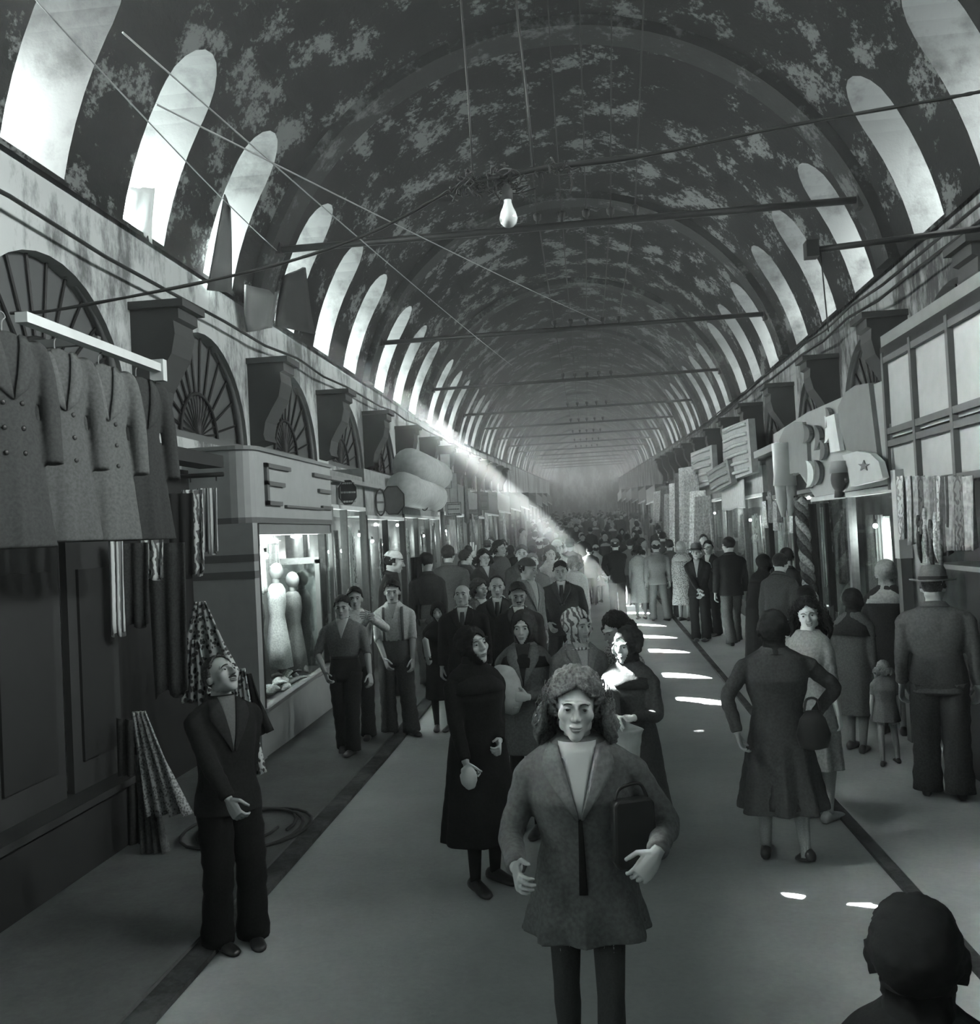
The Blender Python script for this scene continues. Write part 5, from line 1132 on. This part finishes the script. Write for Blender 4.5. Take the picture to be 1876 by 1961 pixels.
who('woman with hair in a knot turned away at the left textiles', 955, 1038, 17.5, .9, female=True, q=1, top='coat', topc=.07, hair='bob', hairc=.03, bottom='skirt', botc=.05, skin=.3)
who('dark-coated shopper close against the left textiles', 890, 1055, 16.8, PI*.7, q=1, topc=.04, botc=.04, hair='short', hairc=.02, skin=.3)
# centre right, further
who('man in black jacket standing back to us with pale hands clasped behind him', 1177, 1034, 21.2, PI, q=1, topc=.015, botc=.02, hair='cap', hatc=.12, shoulders=1.1, RHp=(1158, 1104, 21.1), LHp=(1166, 1103, 21.1), skin=.4)
who('small white-capped figure left of the clasped-hands man', 1140, 1045, 25.6, PI+.2, female=True, q=1, top='blouse', topc=.5, hair='cap', hatc=.6, bottom='skirt', botc=.03, skin=.35)
who('dark bareheaded figure left of the white-capped one', 1128, 1047, 25.0, PI, q=1, topc=.02, botc=.02, hair='short', skin=.3)
who('woman in pale belted dress seen from behind', 1221, 1046, 21.3, PI-.1, female=True, q=1, top='dress', topc=.42, bottom='skirt', botc=.42, hemz=.38, hemr=(.24, .2), hem_fold=.1, hair='bob', hairc=.02, legc=.3, skin=.3, sleeve='short')
who('man in light grey suit and light cap seen from behind', 1255, 1038, 20.8, PI+.15, q=1, topc=.16, botc=.09, hair='cap', hatc=.35, shoulders=1.1, feet=((-.16, .1), (.12, -.1)), skin=.3)
who('man in darker grey suit beside the light grey suit', 1281, 1035, 21.2, PI-.2, q=1, topc=.09, botc=.06, hair='short', hairc=.03, skin=.3)
who('woman in patterned long dress next in the right-hand file', 1303, 1038, 20.4, PI-.5, female=True, q=1, top='dress', topc=.18, bottom='skirt', botc=.18, hemz=.35, hair='scarf', scarfc=.3, skin=.3, matx=dict(top=pattern('print_dress', .08, .28, 'floral', 40), skirt=M['grey'], scarf=cloth(.3)))
who('tall dim figure between the grey suits and the garments', 1268, 1020, 25.0, PI, q=1, topc=.05, botc=.05, hair='short', skin=.3)
who('dark-suited man facing us with hands clasped low, hat shading his face', 1333, 1045, 17.3, -.25, q=1, big=1, topc=.012, botc=.014, hair='hat', hatc=.15, skin=.35, RHp=(1338, 1133, 17.05), LHp=(1344, 1133, 17.05), lean=.05, inner=(1.15, .05, .4))
who('dark-suited bareheaded man with a hand at his chin', 1356, 1037, 17.9, -.5, q=1, big=1, topc=.015, botc=.016, hair='quiff', hairc=.015, skin=.4, LHp=(1360, 1086, 17.6), inner=(1.2, .05, .6))
who('man in dark jacket and grey trousers walking away with a light collar', 1394, 1031, 16.6, PI+.25, q=1, big=1, topc=.02, botc=.09, hair='short', hairc=.02, skin=.34, feet=((-.14, -.22), (.10, .16)), shoulders=1.1, head=(.3, .1, 0))
who('bending figure in long black coat at the right stalls', 1446, 1063, 13.8, PI-.9, female=True, q=1, top='coat', topc=.008, bottom='skirt', botc=.01, hemz=.2, hemr=(.23, .2), hair='scarf', scarfc=.01, lean=.25, collar=False, skin=.3)
who('dark-coated shopper leaning to the right stalls behind the long black coat', 1482, 1062, 12.6, PI-.7, q=1, topc=.05, botc=.02, hair='short', hairc=.02, lean=.2, skin=.32, bottom='trousers')
who('shopper in dark jersey deeper in the open right shop', 1505, 1052, 13.4, PI-.3, q=1, topc=.035, botc=.03, hair='short', hairc=.02, skin=.3)
who('stooping woman in white blouse with dark shawl at the right stalls', 1522, 1122, 10.4, PI-.9, female=True, q=1, top='blouse', topc=.45, bottom='skirt', botc=.05, hair='scarf', scarfc=.02, lean=.3, skin=.3, hemz=.4)
# 34 woman in long coat from behind
who('woman in long flaring dark coat and close turban walking away at right', 1478, 1174, 6.45, PI-.06, female=True, q=2, top='coat', topc=.05, hemz=.36, hemr=(.29, .24), hem_fold=.12, hair='whitescarf', scarfc=.02, collar=False, legc=.30, skin=.30, bottom='skirt', botc=.03, feet=((-.12, .12), (.12, -.08)), fpitch=(.3, 0), RHp=(1560, 1370, 6.55), LHp=(1412, 1405, 6.3), lpole=(1.4, .3, 0), rpole=(-1.4, .2, .2), shoulders=1.15, shoec=.03)
p = at(1555, 1370, y=6.3); t = thing('dark_handbag', 'dark pouch bag carried on the turbaned woman right arm', 'handbag', tuple(p)); m = MB(); m.tube([(0, 0, .03), (0, 0, -.02), (0, 0, -.12), (0, 0, -.2), (0, 0, -.215)], [.04, .08, .11, .09, .04], 14, flat=.5); m.build('bag_body', plain(.02, .5, 0, 'bag_leather'), t, True); m = MB(); m.tube(crom([(-.05, 0, .02), (-.03, 0, .1), (.03, 0, .1), (.05, 0, .02)], 4), .008, 6); m.build('strap', plain(.02, .5), t, True)
p0 = at(1432, 1330, y=6.35)
# 35 smiling woman
who('smiling dark-haired woman in pale dress looking back at the camera', 1543, 1150, 7.3, PI*.72, female=True, q=2, top='dress', topc=.28, hemz=.42, hemr=(.23, .19), hem_fold=.08, bottom='skirt', botc=.15, hair='long', hairc=.012, head=(-2.5, .0, -.12), skin=.52, smile=True, legc=.42, shoec=.4, feet=((-.08, -.02), (.10, .05)), collar=False, sleeve='threequarter', feetyaw=(.1, -.2))
# 36-40
who('woman in dark shawl and grey coat bending to the right, legs bare', 1625, 1131, 9.3, PI-.7, female=True, q=1, big=1, top='coat', topc=.11, hemz=.40, hemr=(.24, .21), hair='hood', scarfc=.03, collar=False, legc=.28, skin=.32, bottom='skirt', botc=.08, feet=((-.08, .05), (.10, -.08)), lean=.12, shoec=.05)
who('woman in pale headscarf and dark coat facing the right shop window', 1693, 1076, 9.95, PI-.5, female=True, q=1, top='coat', topc=.025, hemz=.45, hair='scarf', scarfc=.42, bottom='skirt', botc=.03, collar=False, lean=.08, skin=.3, legc=.2)
who('big man in grey felt hat and dark jacket, back turned at the right edge', 1785, 1095, 7.75, PI-.3, q=1, big=1, topc=.085, botc=.05, hair='hat', hatc=.14, shoulders=1.15, wide=1.25, head=(-.25, .05, 0), skin=.30, feet=((-.1, .05), (.12, -.02)), hairc=.05)
who('small bare-legged child in pale frock by the shawled woman', 1690, 1268, 8.75, PI-.2, female=True, q=1, top='dress', topc=.16, hemz=.72, hemr=(.22, .19), hair='bob', hairc=.2, legc=.36, skin=.36, bottom='skirt', botc=.1, feet=((-.16, -.12), (.10, .1)), sleeve='short', collar=False)
who('moustached old man in black suit gazing up at the left', 425, 1258, 5.25, .75, q=2, topc=.012, botc=.008, hair='receding', hairc=.04, head=(.25, -.45, .0), skin=.22, moustache=True, inner=(1.15, .045, .10), RHp=(455, 1570, 5.0), LHp=(470, 1560, 5.35), feet=((-.1, .0), (.1, -.05)), lean=-.05, wide=1.1, curl=.7)
who('dark hooded head and shoulders right under the camera', 1748, 1733, 1.95, PI-.3, female=True, q=1, top='coat', topc=.008, hair='hood', scarfc=.008, collar=False, bottom='skirt', botc=.01, hemz=.3, skin=.3)
# ------------------------------------------------------------------ the crowd further on
AR = []
def arch(**k):
    r = person('x', 0, 0, 1.70, 0, q=0, z0=0, **k); r.location = (0, 0, 0); AR.append(r); return r
ktop = {}
spec = [
 ('man in black jacket', dict(topc=.012, botc=.012, hair='short')), ('man in dark suit and felt hat', dict(topc=.02, botc=.02, hair='hat', hatc=.06)),
 ('man in grey jacket', dict(topc=.09, botc=.03, hair='short', hairc=.03)), ('man in flat cap and dark jacket', dict(topc=.03, botc=.05, hair='cap', hatc=.1)),
 ('man in white shirt', dict(top='shirt', topc=.45, botc=.03, hair='short')), ('woman in black coat and headscarf', dict(female=True, top='coat', topc=.01, bottom='skirt', hair='scarf', scarfc=.01, hemz=.3)),
 ('woman in pale dress', dict(female=True, top='dress', topc=.35, bottom='skirt', botc=.3, hair='bob')), ('woman in white headscarf', dict(female=True, top='coat', topc=.05, bottom='skirt', hair='scarf', scarfc=.5, hemz=.35)),
 ('woman in grey coat', dict(female=True, top='coat', topc=.12, bottom='skirt', hair='bob', hairc=.02, hemz=.4)), ('man in light cap', dict(topc=.05, botc=.03, hair='cap', hatc=.45))]
for nm_, k in spec: arch(skin=.33, **k)
rc = random.Random(5); used = [False]*len(AR); pts = []
def zone(y): return 'just beyond the mid-street group' if y < 26 else ('in the press half way down' if y < 40 else 'far down the arcade')
tries = 0
while len(pts) < 150 and tries < 6000:
    tries += 1; y = 17.5+62*rc.random()**1.15; x = -2.9+5.7*rc.random()
    if y < 30 and -.4 < x < 2.3 and rc.random() < .93: continue
    if y < 21 and x > 0: continue
    if any((x-a)**2+(y-b)**2 < .30 for a, b in pts): continue
    if any(abs(x-p_[1]) < .5 and abs(y-p_[2]) < .6 for p_ in PP): continue
    pts.append((x, y))
pts.sort(key=lambda p: p[1]); cnt = {}
for x, y in pts:
    i = rc.choice([0, 0, 1, 2, 3, 4, 5, 5, 6, 7, 8, 9]); zn = zone(y); sd_ = 'left of centre' if x < -1.2 else ('near the middle' if x < .8 else 'right of centre')
    rz = rc.choice([0, PI, PI, .4, -.5, PI+.4, PI-.5, 1.5]) ; h = (1.53+.12*rc.random() if i in (5, 6, 7, 8) else 1.62+.16*rc.random())/1.7
    lb = '%s %s, %s' % (spec[i][0], zn, sd_)
    loc = (x, y, gz(y)+(.05 if x < -2.26 else (.03 if x > 1.8 else 0)))
    if not used[i]: r = AR[i]; r.location = loc; r.rotation_euler = (0, 0, rz); r.scale = (h,)*3; used[i] = True; r['label'] = lb; r['group'] = 'crowd down the arcade: '+lb
    else: dup(AR[i], loc, rz, lb, 'crowd down the arcade: '+lb, h)
for i, u in enumerate(used):
    if not u:
        for c in list(AR[i].children_recursive): bpy.data.objects.remove(c)
        bpy.data.objects.remove(AR[i])
